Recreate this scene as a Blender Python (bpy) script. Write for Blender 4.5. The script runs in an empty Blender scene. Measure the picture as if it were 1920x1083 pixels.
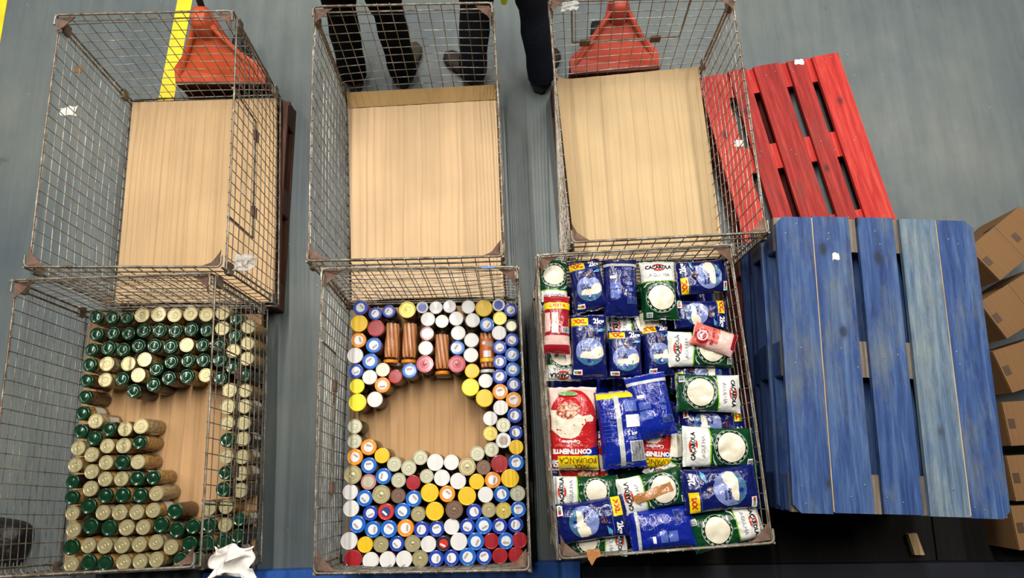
import bpy, math, random
from mathutils import Vector, Matrix, noise
from mathutils.geometry import delaunay_2d_cdt
C = bpy.context.scene.collection
R = math.radians
random.seed(7)
# ---------------------------------------------------------------- camera, world, lights, exposure
F, TH, RO, ZC = 1333.0, 0.242, -0.040, 3.665          # focal length in px of 1920 wide, tilt, roll, camera height
fwd = Vector((0, math.sin(TH), -math.cos(TH))); rt0 = Vector((1, 0, 0)); up0 = Vector((0, math.cos(TH), math.sin(TH)))
cr, sr = math.cos(RO), math.sin(RO)
rt = rt0*cr + up0*sr; up = up0*cr - rt0*sr
cd = bpy.data.cameras.new('camera'); cam = bpy.data.objects.new('camera', cd); C.objects.link(cam)
M = Matrix((rt, up, -fwd)).transposed().to_4x4(); M.translation = Vector((0, 0, ZC))
cam.matrix_world = M
cd.sensor_width = 36; cd.lens = F/1920*36; cd.clip_start = .05; cd.clip_end = 60
bpy.context.scene.camera = cam
vs = bpy.context.scene.view_settings
vs.view_transform = 'Standard'; vs.look = 'None'; vs.gamma = 1; vs.use_curve_mapping = False; vs.exposure = 0.36
w = bpy.data.worlds.new('hall'); bpy.context.scene.world = w; w.use_nodes = True
w.node_tree.nodes['Background'].inputs[0].default_value = (.72, .80, .86, 1)
w.node_tree.nodes['Background'].inputs[1].default_value = .025
def strip(x, y, z, e, lx=.14, ly=5.0, col=(1, .955, .88)):
    l = bpy.data.lights.new('strip_light', 'AREA'); l.shape = 'RECTANGLE'; l.size = lx; l.size_y = ly; l.energy = e; l.color = col
    o = bpy.data.objects.new('strip_light', l); C.objects.link(o); o.location = (x, y, z); return o
strip(-4.6, 3.4, 6.2, 150); strip(-1.0, 3.3, 6.2, 250); strip(1.6, 3.3, 6.2, 220); strip(5.4, 3.6, 6.2, 170)

def at(px, py, z):
    "world point at height z seen at a pixel of the 1920x1083 photograph"
    X, Y = (px-960)/F, (py-541.5)/F
    X, Y = cr*X + sr*Y, -sr*X + cr*Y
    d = fwd + rt0*X - up0*Y
    t = (ZC-z)/-d.z
    return Vector((d.x*t, d.y*t, z))

# ---------------------------------------------------------------- materials
def srgb(c):
    return tuple((v/255/12.92 if v/255 <= .04045 else ((v/255+.055)/1.055)**2.4) for v in c) + (1,)
MATS = {}
def newmat(name):
    m = bpy.data.materials.new(name); m.use_nodes = True; MATS[name] = m
    nt = m.node_tree; return m, nt, nt.nodes['Principled BSDF']
def N(nt, t, **kw):
    n = nt.nodes.new(t)
    for k, v in kw.items():
        if k in n.inputs.keys(): n.inputs[k].default_value = v
        else: setattr(n, k, v)
    return n
def ramp(nt, fac, stops):
    r = nt.nodes.new('ShaderNodeValToRGB'); e = r.color_ramp.elements
    while len(e) < len(stops): e.new(.5)
    for i, (p, c) in enumerate(stops):
        e[i].position = p; e[i].color = c if len(c) == 4 else tuple(c)+(1,)
    nt.links.new(fac, r.inputs[0]); return r.outputs[0]
def mixc(nt, f, a, b, mode='MIX'):
    m = nt.nodes.new('ShaderNodeMix'); m.data_type = 'RGBA'; m.blend_type = mode
    for sock, v in ((m.inputs[0], f), (m.inputs[6], a), (m.inputs[7], b)):
        if hasattr(v, 'is_output'): nt.links.new(v, sock)
        else: sock.default_value = v
    return m.outputs[2]
def coords(nt, scale=(1, 1, 1), kind='Object', rnd=False):
    tc = N(nt, 'ShaderNodeTexCoord'); mp = N(nt, 'ShaderNodeMapping')
    mp.inputs['Scale'].default_value = scale
    if rnd:
        oi = N(nt, 'ShaderNodeObjectInfo'); mu = N(nt, 'ShaderNodeMath', operation='MULTIPLY'); mu.inputs[1].default_value = 37.
        nt.links.new(oi.outputs['Random'], mu.inputs[0])
        cb = N(nt, 'ShaderNodeCombineXYZ')
        for i in range(3): nt.links.new(mu.outputs[0], cb.inputs[i])
        nt.links.new(cb.outputs[0], mp.inputs['Location'])
    nt.links.new(tc.outputs[kind], mp.inputs[0]); return mp.outputs[0]
def bump(nt, b, h, st, dist=.002):
    bn = N(nt, 'ShaderNodeBump'); bn.inputs['Strength'].default_value = st; bn.inputs['Distance'].default_value = dist
    nt.links.new(h, bn.inputs['Height']); nt.links.new(bn.outputs[0], b.inputs['Normal'])
def simple(name, c, rough=.5, metal=0, coat=0, var=0, bs=0, bst=.3, bd=.002, spec=.5):
    m, nt, b = newmat(name)
    b.inputs['Base Color'].default_value = srgb(c); b.inputs['Roughness'].default_value = rough
    b.inputs['Metallic'].default_value = metal; b.inputs['Coat Weight'].default_value = coat; b.inputs['Coat Roughness'].default_value = .08
    b.inputs['Specular IOR Level'].default_value = spec
    if var or bs:
        n = N(nt, 'ShaderNodeTexNoise', Scale=bs or 12., Detail=5.); nt.links.new(coords(nt, rnd=True), n.inputs[0])
        if var:
            a = srgb(c); lo = tuple(x*(1-var) for x in a[:3]); hi = tuple(min(1, x*(1+var)) for x in a[:3])
            nt.links.new(ramp(nt, n.outputs[0], [(.3, lo), (.7, hi)]), b.inputs['Base Color'])
        if bs: bump(nt, b, n.outputs[0], bst, bd)
    return m
def film(name, c, rough=.17):                                       # crinkled plastic film
    m, nt, b = newmat(name)
    b.inputs['Base Color'].default_value = srgb(c); b.inputs['Roughness'].default_value = rough
    b.inputs['Coat Weight'].default_value = .35; b.inputs['Coat Roughness'].default_value = .1
    v = coords(nt)
    n = N(nt, 'ShaderNodeTexNoise', Scale=26., Detail=3., Distortion=1.6); nt.links.new(v, n.inputs[0])
    bump(nt, b, n.outputs[0], .65, .007)
    return m
# floor paint
m, nt, b = newmat('floor_paint'); v = coords(nt)
n1 = N(nt, 'ShaderNodeTexNoise', Scale=.9, Detail=6., Roughness=.6); nt.links.new(v, n1.inputs[0])
base = ramp(nt, n1.outputs[0], [(.3, srgb((84, 96, 103))), (.5, srgb((99, 108, 109))), (.72, srgb((116, 122, 118)))])
n2 = N(nt, 'ShaderNodeTexNoise', Scale=3.2, Detail=9., Roughness=.7); nt.links.new(coords(nt, (4, .35, 1)), n2.inputs[0])
streak = ramp(nt, n2.outputs[0], [(.38, (.78, .8, .82)), (.62, (1.04, 1.03, 1.02))])
base = mixc(nt, .8, base, streak, 'MULTIPLY')
n3 = N(nt, 'ShaderNodeTexNoise', Scale=5.5, Detail=4., Roughness=.6); nt.links.new(v, n3.inputs[0])
scuff = ramp(nt, n3.outputs[0], [(.24, (.45, .45, .45)), (.33, (1, 1, 1))]); base = mixc(nt, .6, base, scuff, 'MULTIPLY')
vo = N(nt, 'ShaderNodeTexVoronoi', Scale=9.); nt.links.new(v, vo.inputs[0])
dots = ramp(nt, vo.outputs['Distance'], [(.022, (1, 1, 1)), (.035, (0, 0, 0))])
base = mixc(nt, dots, base, srgb((150, 152, 146)))
nt.links.new(base, b.inputs['Base Color'])
nt.links.new(ramp(nt, n3.outputs[0], [(.3, (.34,)*3), (.7, (.5,)*3)]), b.inputs['Roughness'])
b.inputs['Specular IOR Level'].default_value = .35
bump(nt, b, n2.outputs[0], .12, .002)
simple('yellow_paint', (236, 212, 30), .5, var=.12)
# painted wood
def wood(name, c0, c1, c2, wornc, worn=.5, rough=.62):
    m, nt, b = newmat(name); v = coords(nt, (1, 1, 1), rnd=True); vs_ = coords(nt, (16, 1.1, 16), rnd=True)
    n = N(nt, 'ShaderNodeTexNoise', Scale=2.4, Detail=8., Roughness=.65, Distortion=.6); nt.links.new(vs_, n.inputs[0])
    col = ramp(nt, n.outputs[0], [(.32, srgb(c0)), (.5, srgb(c1)), (.68, srgb(c2))])
    n2 = N(nt, 'ShaderNodeTexNoise', Scale=3.3, Detail=9., Roughness=.7); nt.links.new(coords(nt, (2.4, .8, 1), rnd=True), n2.inputs[0])
    col = mixc(nt, ramp(nt, n2.outputs[0], [(worn, (0,)*3), (worn+.2, (.75,)*3)]), col, srgb(wornc))
    vo = N(nt, 'ShaderNodeTexVoronoi', Scale=1.); nt.links.new(coords(nt, (5.5, 3.4, 2), rnd=True), vo.inputs[0])
    kn = ramp(nt, vo.outputs['Distance'], [(.03, (.97,)*3), (.075, (.9,)*3), (.1, (.35,)*3), (.15, (0,)*3)])
    col = mixc(nt, kn, col, srgb(tuple(x*.42+16 for x in c1)))
    wv = N(nt, 'ShaderNodeTexWave', Scale=9., Distortion=6., Detail=3.); wv.inputs['Detail Scale'].default_value = .6
    nt.links.new(coords(nt, (1, .12, 1), rnd=True), wv.inputs[0])
    col = mixc(nt, .5, col, ramp(nt, wv.outputs['Fac'], [(0, (.72,)*3), (.6, (1.05,)*3)]), 'MULTIPLY')
    n5 = N(nt, 'ShaderNodeTexNoise', Scale=3., Detail=6., Roughness=.8); nt.links.new(coords(nt, (60, 3, 60), rnd=True), n5.inputs[0])
    col = mixc(nt, .6, col, ramp(nt, n5.outputs[0], [(.36, (.56,)*3), (.6, (1.14,)*3)]), 'MULTIPLY')
    nt.links.new(col, b.inputs['Base Color']); b.inputs['Roughness'].default_value = rough
    b.inputs['Specular IOR Level'].default_value = .3
    bump(nt, b, n.outputs[0], .5, .0015); return m
wood('blue_wood', (28, 52, 108), (50, 80, 134), (80, 108, 152), (104, 114, 118), .48)
wood('pale_blue_wood', (62, 86, 124), (90, 114, 140), (122, 140, 152), (134, 146, 146), .45)
wood('navy_wood', (18, 34, 70), (26, 48, 92), (40, 66, 112), (80, 90, 100), .62)
wood('red_wood', (128, 26, 24), (164, 40, 36), (186, 62, 54), (124, 66, 56), .5)
wood('bright_red_wood', (172, 34, 30), (200, 50, 42), (216, 78, 66), (188, 88, 76), .6)
wood('dark_red_wood', (72, 22, 20), (98, 34, 30), (118, 50, 44), (90, 60, 50), .6)
wood('bare_wood', (176, 142, 100), (206, 172, 126), (222, 194, 152), (150, 120, 88), .6)
wood('grey_wood', (96, 84, 70), (128, 114, 98), (150, 138, 120), (96, 90, 84), .6)
wood('brown_wood', (58, 36, 26), (84, 52, 38), (108, 70, 52), (70, 54, 44), .6)
wood('shaded_black_wood', (12, 10, 9), (17, 14, 12), (22, 18, 15), (16, 14, 13), .6, .8)
# wire
m, nt, b = newmat('cage_wire'); v = coords(nt)
n1 = N(nt, 'ShaderNodeTexNoise', Scale=14., Detail=6., Roughness=.7); nt.links.new(v, n1.inputs[0])
nt.links.new(ramp(nt, n1.outputs[0], [(.3, srgb((96, 80, 64))), (.45, srgb((128, 120, 108))), (.6, srgb((168, 165, 156))), (.72, srgb((212, 210, 200)))]), b.inputs['Base Color'])
b.inputs['Metallic'].default_value = .55; b.inputs['Roughness'].default_value = .42; bump(nt, b, n1.outputs[0], .3, .001)
m, nt, b = newmat('frame_steel'); v = coords(nt)
n1 = N(nt, 'ShaderNodeTexNoise', Scale=18., Detail=7., Roughness=.75); nt.links.new(v, n1.inputs[0])
nt.links.new(ramp(nt, n1.outputs[0], [(.34, srgb((84, 62, 46))), (.46, srgb((120, 108, 92))), (.6, srgb((156, 150, 138))), (.74, srgb((226, 226, 220)))]), b.inputs['Base Color'])
b.inputs['Metallic'].default_value = .5; b.inputs['Roughness'].default_value = .5; bump(nt, b, n1.outputs[0], .35, .001)
simple('rusty_plate', (108, 82, 68), .7, .25, var=.45, bs=22)
# cardboard
def card(name, c, lines=0, lx=0.):
    m, nt, b = newmat(name); v = coords(nt)
    n = N(nt, 'ShaderNodeTexNoise', Scale=3., Detail=4.); nt.links.new(v, n.inputs[0])
    a = srgb(c); col = ramp(nt, n.outputs[0], [(.3, tuple(x*.9 for x in a[:3])), (.7, tuple(min(1, x*1.06) for x in a[:3]))])
    n2 = N(nt, 'ShaderNodeTexNoise', Scale=8., Detail=3.); nt.links.new(coords(nt, (9, .12, 1)), n2.inputs[0])
    col = mixc(nt, .35, col, ramp(nt, n2.outputs[0], [(.35, (.84, .82, .78)), (.6, (1.03,)*3)]), 'MULTIPLY')
    if lines:
        wv = N(nt, 'ShaderNodeTexWave', Scale=lines, Distortion=1.1, Detail=1.); wv.inputs['Detail Scale'].default_value = .5
        wv.inputs['Phase Offset'].default_value = lx
        nt.links.new(v, wv.inputs[0])
        col = mixc(nt, ramp(nt, wv.outputs['Fac'], [(0, (.3,)*3), (.05, (0,)*3)]), col, srgb(tuple(x*.72 for x in c)))  # thin crease lines, the shade along the ridges put into the colour
    nt.links.new(col, b.inputs['Base Color']); b.inputs['Roughness'].default_value = .75; b.inputs['Specular IOR Level'].default_value = .2
    wv2 = N(nt, 'ShaderNodeTexWave', Scale=42., Distortion=.2); nt.links.new(v, wv2.inputs[0]); bump(nt, b, wv2.outputs['Fac'], .12, .0006)
    return m
card('cardboard_lined', (205, 172, 130), 5.9); card('cardboard', (214, 182, 142), 3.3, 1.); card('cardboard_wide', (208, 180, 138), 3.9, .5)
card('cardboard_flap', (184, 150, 100)); card('box_card', (130, 97, 64)); simple('box_tape', (74, 52, 34), .5)
card('cardboard_floor', (196, 156, 112), 4.4)
# jars
m, nt, b = newmat('jar_glass')
for n_ in list(nt.nodes):
    if n_.type == 'BSDF_PRINCIPLED': nt.nodes.remove(n_)
out = nt.nodes['Material Output']; tr = N(nt, 'ShaderNodeBsdfTransparent'); gl = N(nt, 'ShaderNodeBsdfGlossy', Roughness=.06)
tr.inputs[0].default_value = (.92, .95, .93, 1)
lw = N(nt, 'ShaderNodeLayerWeight', Blend=.25); mx = N(nt, 'ShaderNodeMixShader')
nt.links.new(ramp(nt, lw.outputs['Facing'], [(.0, (.04,)*3), (.5, (.07,)*3), (1, (.6,)*3)]), mx.inputs[0]); nt.links.new(tr.outputs[0], mx.inputs[1]); nt.links.new(gl.outputs[0], mx.inputs[2]); nt.links.new(mx.outputs[0], out.inputs[0])
def grains(name, c, s=70.):
    m, nt, b = newmat(name); vo = N(nt, 'ShaderNodeTexVoronoi', Scale=s); nt.links.new(coords(nt, rnd=True), vo.inputs[0])
    a = srgb(c); nt.links.new(ramp(nt, vo.outputs['Distance'], [(.1, tuple(min(1, x*1.15) for x in a[:3])), (.75, tuple(x*.45 for x in a[:3]))]), b.inputs['Base Color'])
    b.inputs['Roughness'].default_value = .4; bump(nt, b, vo.outputs['Distance'], -.8, .004); return m
grains('chickpeas', (196, 148, 84)); grains('pale_beans', (190, 164, 122)); grains('brown_beans', (112, 74, 50)); grains('dark_beans', (52, 30, 24), 60)
simple('dark_sauce', (58, 24, 18), .3, var=.2); simple('sausage', (222, 146, 92), .35, var=.12, coat=.3); simple('brine', (120, 70, 40), .2)
simple('red_sauce', (150, 70, 50), .35, var=.2)
simple('lid_green', (18, 62, 38), .2, .3, coat=.7, var=.15); simple('lid_gold', (204, 192, 146), .3, .6, coat=.4)
simple('lid_silver', (200, 198, 172), .34, .4, coat=.4); simple('lid_gold_bright', (222, 200, 104), .32, .35, coat=.4)
simple('lid_white', (232, 230, 228), .35, coat=.3); simple('lid_yellow', (240, 196, 20), .35, coat=.3); simple('lid_lemon', (244, 226, 20), .35, coat=.3)
simple('lid_orange', (238, 150, 36), .32, coat=.4); simple('lid_blue', (28, 104, 200), .28, coat=.5); simple('lid_deep_blue', (28, 66, 176), .28, coat=.5)
simple('lid_red', (166, 22, 34), .32, coat=.4); simple('lid_crimson', (186, 34, 62), .32, coat=.4); simple('lid_pink', (206, 140, 142), .32, coat=.3)
simple('lid_brown', (128, 100, 84), .34, .3, coat=.3); simple('lid_scarlet', (216, 48, 34), .3, coat=.4); simple('lid_black', (34, 28, 44), .3, coat=.4)
simple('print_white', (236, 236, 240), .4); simple('print_grey', (176, 166, 158), .5); simple('print_photo', (196, 160, 130), .5); simple('print_navy', (40, 56, 120), .4)
simple('print_yellow', (240, 206, 30), .4); simple('print_orange', (214, 110, 52), .45); simple('paper_label', (214, 206, 190), .6)
# film of the bags
film('film_blue', (16, 26, 94)); film('film_royal', (18, 38, 148)); film('film_green', (12, 66, 34)); film('film_white', (232, 232, 226), .35)
film('film_red', (186, 30, 32)); film('film_crimson', (158, 26, 40)); film('film_yellow', (244, 214, 24)); film('film_clear', (196, 198, 190), .15)
film('film_periwinkle', (122, 136, 190)); film('film_teal', (62, 104, 142)); film('film_leaf', (92, 160, 206)); film('film_plum', (66, 34, 48))
film('film_coral', (222, 108, 96)); film('film_ink', (34, 30, 34)); film('film_grey_ink', (134, 134, 140)); film('film_brown_ink', (128, 70, 20))
film('film_red_ink', (200, 50, 36)); film('film_white_ink', (238, 240, 244)); film('film_lime', (150, 200, 60)); film('film_ring', (200, 214, 196))
film('film_pale_blue', (84, 104, 184)); film('film_leafgreen', (120, 160, 96)); film('film_dark_green', (8, 42, 24)); film('film_pink', (232, 196, 186))
film('brown_tape', (176, 120, 72), .18)
m, nt, b = newmat('rice_grain'); v = coords(nt)
vo = N(nt, 'ShaderNodeTexVoronoi', Scale=300.); nt.links.new(v, vo.inputs[0])
nt.links.new(ramp(nt, vo.outputs['Distance'], [(.2, srgb((238, 232, 212))), (.8, srgb((220, 210, 186)))]), b.inputs['Base Color'])
b.inputs['Roughness'].default_value = .3; bump(nt, b, vo.outputs['Distance'], -.25, .001)
m, nt, b = newmat('meat_print'); vo = N(nt, 'ShaderNodeTexNoise', Scale=90., Detail=3.); nt.links.new(coords(nt), vo.inputs[0])
nt.links.new(ramp(nt, vo.outputs[0], [(.38, srgb((96, 34, 30))), (.5, srgb((206, 120, 84))), (.62, srgb((238, 200, 170)))]), b.inputs['Base Color']); b.inputs['Roughness'].default_value = .3
# others
simple('truck_orange', (200, 82, 42), .42, coat=.2, var=.16); simple('truck_red', (176, 66, 48), .5, var=.22, bs=9); simple('truck_dark_red', (92, 34, 26), .6, var=.3)
simple('black_rubber', (14, 14, 15), .6); simple('black_cloth', (10, 10, 12), .95, bs=60, bst=.3, spec=.1); simple('denim', (28, 33, 44), .9, bs=90, bst=.4, var=.25, spec=.1)
simple('charcoal_cloth', (46, 46, 46), .9, bs=60, spec=.1); simple('olive_suede', (66, 58, 46), .85, var=.2); simple('dark_leather', (40, 34, 32), .6, var=.15)
simple('skin', (190, 140, 112), .55); simple('hair', (36, 26, 20), .7, bs=80, bst=.8); simple('hi_vis', (196, 232, 40), .7); simple('eye_white', (235, 235, 230), .3)
simple('tissue', (236, 232, 226), .8, bs=30, bst=.2); simple('paper', (232, 228, 220), .7); simple('blue_steel', (34, 92, 178), .45, var=.12); simple('shaded_blue_steel', (10, 16, 32), .6, var=.2)
simple('shade_slab_concrete', (90, 90, 88), .8); simple('black_bag', (20, 16, 14), .5, bs=14, bst=.9, bd=.02); simple('steel_grey', (120, 122, 122), .4, .7)
simple('blue_tape', (60, 110, 190), .4); simple('pale_plastic', (200, 200, 196), .3, bs=20, bst=.5); MATS['pale_plastic'].node_tree.nodes['Principled BSDF'].inputs['Alpha'].default_value = .45

# ---------------------------------------------------------------- mesh helpers
class MB:
    def __init__(s): s.v = []; s.f = []
    def add(s, vs_, fs):
        o = len(s.v); s.v += [tuple(p) for p in vs_]; s.f += [tuple(i+o for i in f) for f in fs]; return s
    def box(s, c, d, M_=None, ch=0.0):
        x, y, z = d[0]/2, d[1]/2, d[2]/2; c = Vector(c)
        if ch:
            k = ch; pr = [(-x+k, -y), (x-k, -y), (x, -y+k), (x, y-k), (x-k, y), (-x+k, y), (-x, y-k), (-x, -y+k)]
            P = [Vector((a, b_, zz)) for zz in (-z, z) for a, b_ in pr]
            fs = [tuple(reversed(range(8))), tuple(range(8, 16))] + [(i, (i+1) % 8, 8+(i+1) % 8, 8+i) for i in range(8)]
        else:
            P = [Vector((a, b_, c_)) for c_ in (-z, z) for a, b_ in ((-x, -y), (x, -y), (x, y), (-x, y))]
            fs = [(3, 2, 1, 0), (4, 5, 6, 7), (0, 1, 5, 4), (1, 2, 6, 5), (2, 3, 7, 6), (3, 0, 4, 7)]
        if M_: P = [M_ @ p for p in P]
        return s.add([p+c for p in P], fs)
    def tube(s, pts, r, n=6, cap=True):
        pts = [Vector(p) for p in pts]; rs = r if isinstance(r, (list, tuple)) else [r]*len(pts)
        vs_ = []; fs = []; u = None
        for i, p in enumerate(pts):
            a = pts[max(i-1, 0)]; b_ = pts[min(i+1, len(pts)-1)]; t = (b_-a).normalized()
            if u is None: u = t.orthogonal().normalized()
            else: u = (u - t*u.dot(t)); u = u.normalized() if u.length > 1e-6 else t.orthogonal().normalized()
            w_ = t.cross(u)
            for k in range(n):
                an = 2*math.pi*k/n; vs_.append(p + (u*math.cos(an)+w_*math.sin(an))*rs[i])
        for i in range(len(pts)-1):
            for k in range(n):
                a = i*n+k; b_ = i*n+(k+1) % n; fs.append((a, b_, b_+n, a+n))
        if cap: fs += [tuple(reversed(range(n))), tuple((len(pts)-1)*n+k for k in range(n))]
        return s.add(vs_, fs)
    def lathe(s, prof, n=24, c=(0, 0, 0)):
        vs_ = []; fs = []
        for r, z in prof:
            for k in range(n):
                a = 2*math.pi*k/n; vs_.append((c[0]+r*math.cos(a), c[1]+r*math.sin(a), c[2]+z))
        for i in range(len(prof)-1):
            for k in range(n):
                a = i*n+k; b_ = i*n+(k+1) % n; fs.append((a, b_, b_+n, a+n))
        fs += [tuple(reversed(range(n))), tuple((len(prof)-1)*n+k for k in range(n))]
        return s.add(vs_, fs)
    def prism(s, poly, z0, z1):
        n = len(poly); P = [(p[0], p[1], z0) for p in poly]+[(p[0], p[1], z1) for p in poly]
        return s.add(P, [tuple(reversed(range(n))), tuple(range(n, 2*n))]+[(i, (i+1) % n, n+(i+1) % n, n+i) for i in range(n)])
    def loft(s, rings):
        n = len(rings[0]); vs_ = [p for r in rings for p in r]; fs = []
        for i in range(len(rings)-1):
            for k in range(n):
                a = i*n+k; b_ = i*n+(k+1) % n; fs.append((a, b_, b_+n, a+n))
        fs += [tuple(reversed(range(n))), tuple((len(rings)-1)*n+k for k in range(n))]
        return s.add(vs_, fs)
    def mesh(s, name, mat, smooth=False, angle=None):
        me = bpy.data.meshes.new(name); me.from_pydata(s.v, [], s.f); me.materials.append(MATS[mat])
        if smooth:
            me.shade_smooth()
            if angle: me.set_sharp_from_angle(angle=R(angle))
        me.update(); return me
    def build(s, name, mat, parent=None, smooth=False, angle=40, loc=None, rot=None):
        return link(name, s.mesh(name, mat, smooth, angle), parent, loc, rot)
def link(name, me, parent=None, loc=None, rot=None):
    o = bpy.data.objects.new(name, me); C.objects.link(o)
    if parent: o.parent = parent
    if loc is not None: o.location = loc
    if rot is not None: o.rotation_euler = rot
    return o
def tag(o, label=None, cat=None, group=None, kind=None):
    if label: o['label'] = label
    if cat: o['category'] = cat
    if group: o['group'] = group
    if kind: o['kind'] = kind
    return o
def thing(name, label, cat, loc=(0, 0, 0), rz=0, group=None):
    o = link(name, None, None, loc, (0, 0, rz)); o.empty_display_size = .1; return tag(o, label, cat, group)
def copy_tree(o, parent=None):
    c = o.copy(); C.objects.link(c); c.parent = parent
    for ch in list(KIDS.get(o.name, [])): copy_tree(ch, c)
    return c
KIDS = {}
def register(root, *kids): KIDS[root.name] = list(kids)

# ---------------------------------------------------------------- the setting
fl = MB().box((0, 1, -.05), (16, 16, .1)).build('floor', 'floor_paint'); tag(fl, 'blue-grey painted concrete warehouse floor with scuffs', kind='structure')
def marking(name, quad, label):
    P = [at(px, py, 0) for px, py in quad]
    o = MB().prism([(p.x, p.y) for p in P], .0005, .003).build(name, 'yellow_paint'); tag(o, label, kind='structure')
a0, a1 = at(328, 178, 0), at(361, 0, 0); d = (a1-a0).normalized(); a1 = a0 + d*3.; a2 = a0 - d*4.
b0, b1 = at(309, 178, 0), at(327, 0, 0); wd = (b0-a0).length*1.03; pn = Vector((-d.y, d.x, 0))
MB().prism([(p.x, p.y) for p in (a0-d*.35, a1, a1+pn*.088, a0-d*.35+pn*.088)], .0005, .003).build('trim_1', 'yellow_paint')
tag(bpy.data.objects['trim_1'], 'yellow painted floor line running behind the left rear wire cage', kind='structure')
c0, c1 = at(0, 83, 0), at(14, 0, 0); d2 = (c1-c0).normalized(); pn2 = Vector((-d2.y, d2.x, 0))
MB().prism([(p.x, p.y) for p in (c0-d2*.8, c1+d2*3, c1+d2*3+pn2*.1, c0-d2*.8+pn2*.1)], .0005, .003).build('trim_2', 'yellow_paint')
tag(bpy.data.objects['trim_2'], 'yellow painted floor line in the far left corner', kind='structure')
mz = MB().box((0, -2.4, 2.2), (9, 3.6, .2)).build('shade_slab', 'shade_slab_concrete'); tag(mz, 'unseen concrete gallery edge, added to shade the near floor', kind='structure')  # slab out of view, added to darken the near side

# ---------------------------------------------------------------- pallets
def pallet(root, mats, W=.8, L=1.2, widths=(.145, .1, .145, .1, .145), gaps=None, bottom='brown_wood', jit=.0, corner=.03):
    "boards run along y; origin at the pallet's foot; height 0.14"
    n = len(widths); g = gaps or [(W-sum(widths))/(n-1)]*(n-1)
    x = -W/2
    for i, wd_ in enumerate(widths):
        mb = MB()
        z0, z1 = .119, .14; hw = wd_/2; c = corner
        poly = [(-hw, -L/2), (hw, -L/2), (hw, L/2), (-hw, L/2)]
        if i == 0: poly = [(-hw+c, -L/2), (hw, -L/2), (hw, L/2), (-hw+c, L/2), (-hw, L/2-c), (-hw, -L/2+c)]
        if i == n-1: poly = [(-hw, -L/2), (hw-c, -L/2), (hw, -L/2+c), (hw, L/2-c), (hw-c, L/2), (-hw, L/2)]
        k = random.uniform(-jit, jit)*.012
        mb.prism(poly, z0+.0005, z1); mb.build('deck_board', mats[i % len(mats)], root, loc=(x+hw, k*.6, random.uniform(-.001, .001)), rot=(0, 0, k*.3))
        x += wd_ + (g[i] if i < n-1 else 0)
    for y in (-L/2+.0725, 0, L/2-.0725):
        MB().box((0, y, .108), (W, .145, .021)).build('cross_board', mats[-1] if isinstance(mats, list) else mats[0], root)
    for x in (-W/2+.05, 0, W/2-.05):
        for y in (-L/2+.0725, 0, L/2-.0725): MB().box((x, y, .0585), (.1 if x else .145, .145, .077), ch=.006).build('block', bottom, root)
        MB().box((x, 0, .0102), (.1 if x else .145, L, .0195)).build('skid_board', bottom, root)
nail = None
def nails(root, W, L, n, mat='steel_grey'):
    mb = MB()
    for i in range(n):
        for y in (-L/2+.07, 0, L/2-.07):
            for _ in range(2):
                mb.lathe([(.0035, 0), (.0035, .0014), (.002, .0018)], 6, ((i+.5)/n*W-W/2+random.uniform(-.05, .05), y+random.uniform(-.05, .05), .14))
    tag(mb.build('nail_heads', mat, root), kind='stuff')

# red pallet on the floor, right rear
e0, e1 = at(1570, 96, .14), at(1680, 410, .14); dd = (e1-e0).normalized(); ang = math.atan2(dd.x, -dd.y)
left = Vector((-math.cos(ang), -math.sin(ang), 0)); cen = e0 + dd*.525 + left*.4
rp = thing('wooden_pallet', 'worn red wooden pallet flat on floor behind the blue pallet stack', 'pallet', (cen.x, cen.y, 0), ang)
pallet(rp, L=1.05, mats=['bright_red_wood', 'red_wood', 'red_wood', 'red_wood', 'bright_red_wood'], widths=(.135, .1, .145, .1, .15), bottom='dark_red_wood', jit=1, corner=.004); nails(rp, .8, 1.05, 5)
# blue stack
B = [at(1455, 410, .84), at(1820, 411, .84), at(1907, 963, .84), at(1477, 963, .84)]
bc = (B[0]+B[1]+B[2]+B[3])/4; bang = math.atan2(-(B[0]+B[1]-B[2]-B[3]).x, (B[0]+B[1]-B[2]-B[3]).y)
WB, LB = .815, 1.185
stack = [ # z index, dx, dy, drot, mats, bottom, label
 (5, 0, 0, 0, ['blue_wood', 'blue_wood', 'blue_wood', 'pale_blue_wood', 'blue_wood'], 'blue_wood', 'worn blue wooden pallet with two open gaps, topmost of the stack'),
 (4, -.012, .006, .008, ['blue_wood', 'blue_wood', 'navy_wood'], 'navy_wood', 'blue pallet second from the top of the stack'),
 (3, .012, -.008, -.01, ['bare_wood', 'navy_wood', 'navy_wood'], 'navy_wood', 'pallet with a bare pale edge board, third from stack top'),
 (2, -.01, .012, .012, ['navy_wood', 'grey_wood'], 'dark_red_wood', 'dark navy pallet fourth from the top of the stack'),
 (1, .004, 0, -.006, ['red_wood', 'red_wood'], 'dark_red_wood', 'dull red pallet second from the bottom of the blue-topped stack'),
 (0, -.006, .004, .004, ['brown_wood', 'brown_wood'], 'brown_wood', 'dark brown pallet at the very bottom of the blue-topped stack')]
for k, dx, dy, dr, mats, bt, lab in stack:
    p = thing('wooden_pallet', lab, 'pallet', (bc.x+dx, bc.y+dy, .14*k), bang+dr, 'pallets in the blue-topped stack')
    if k == 5:
        pallet(p, mats, WB, LB, (.15, .15, .148, .15, .149), [.004, .037, .025, .003], bt, .5, .03); nails(p, WB, LB, 5)
        for xs in (-WB/2+.152, WB/2-.1505): MB().box((xs, 0, .1325), (.0034, LB-.01, .0165)).build('splintered_edge', 'bare_wood', p)
    else: pallet(p, mats, WB, LB, (.145, .12, .145, .12, .145), None, bt, 1, .02)
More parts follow.
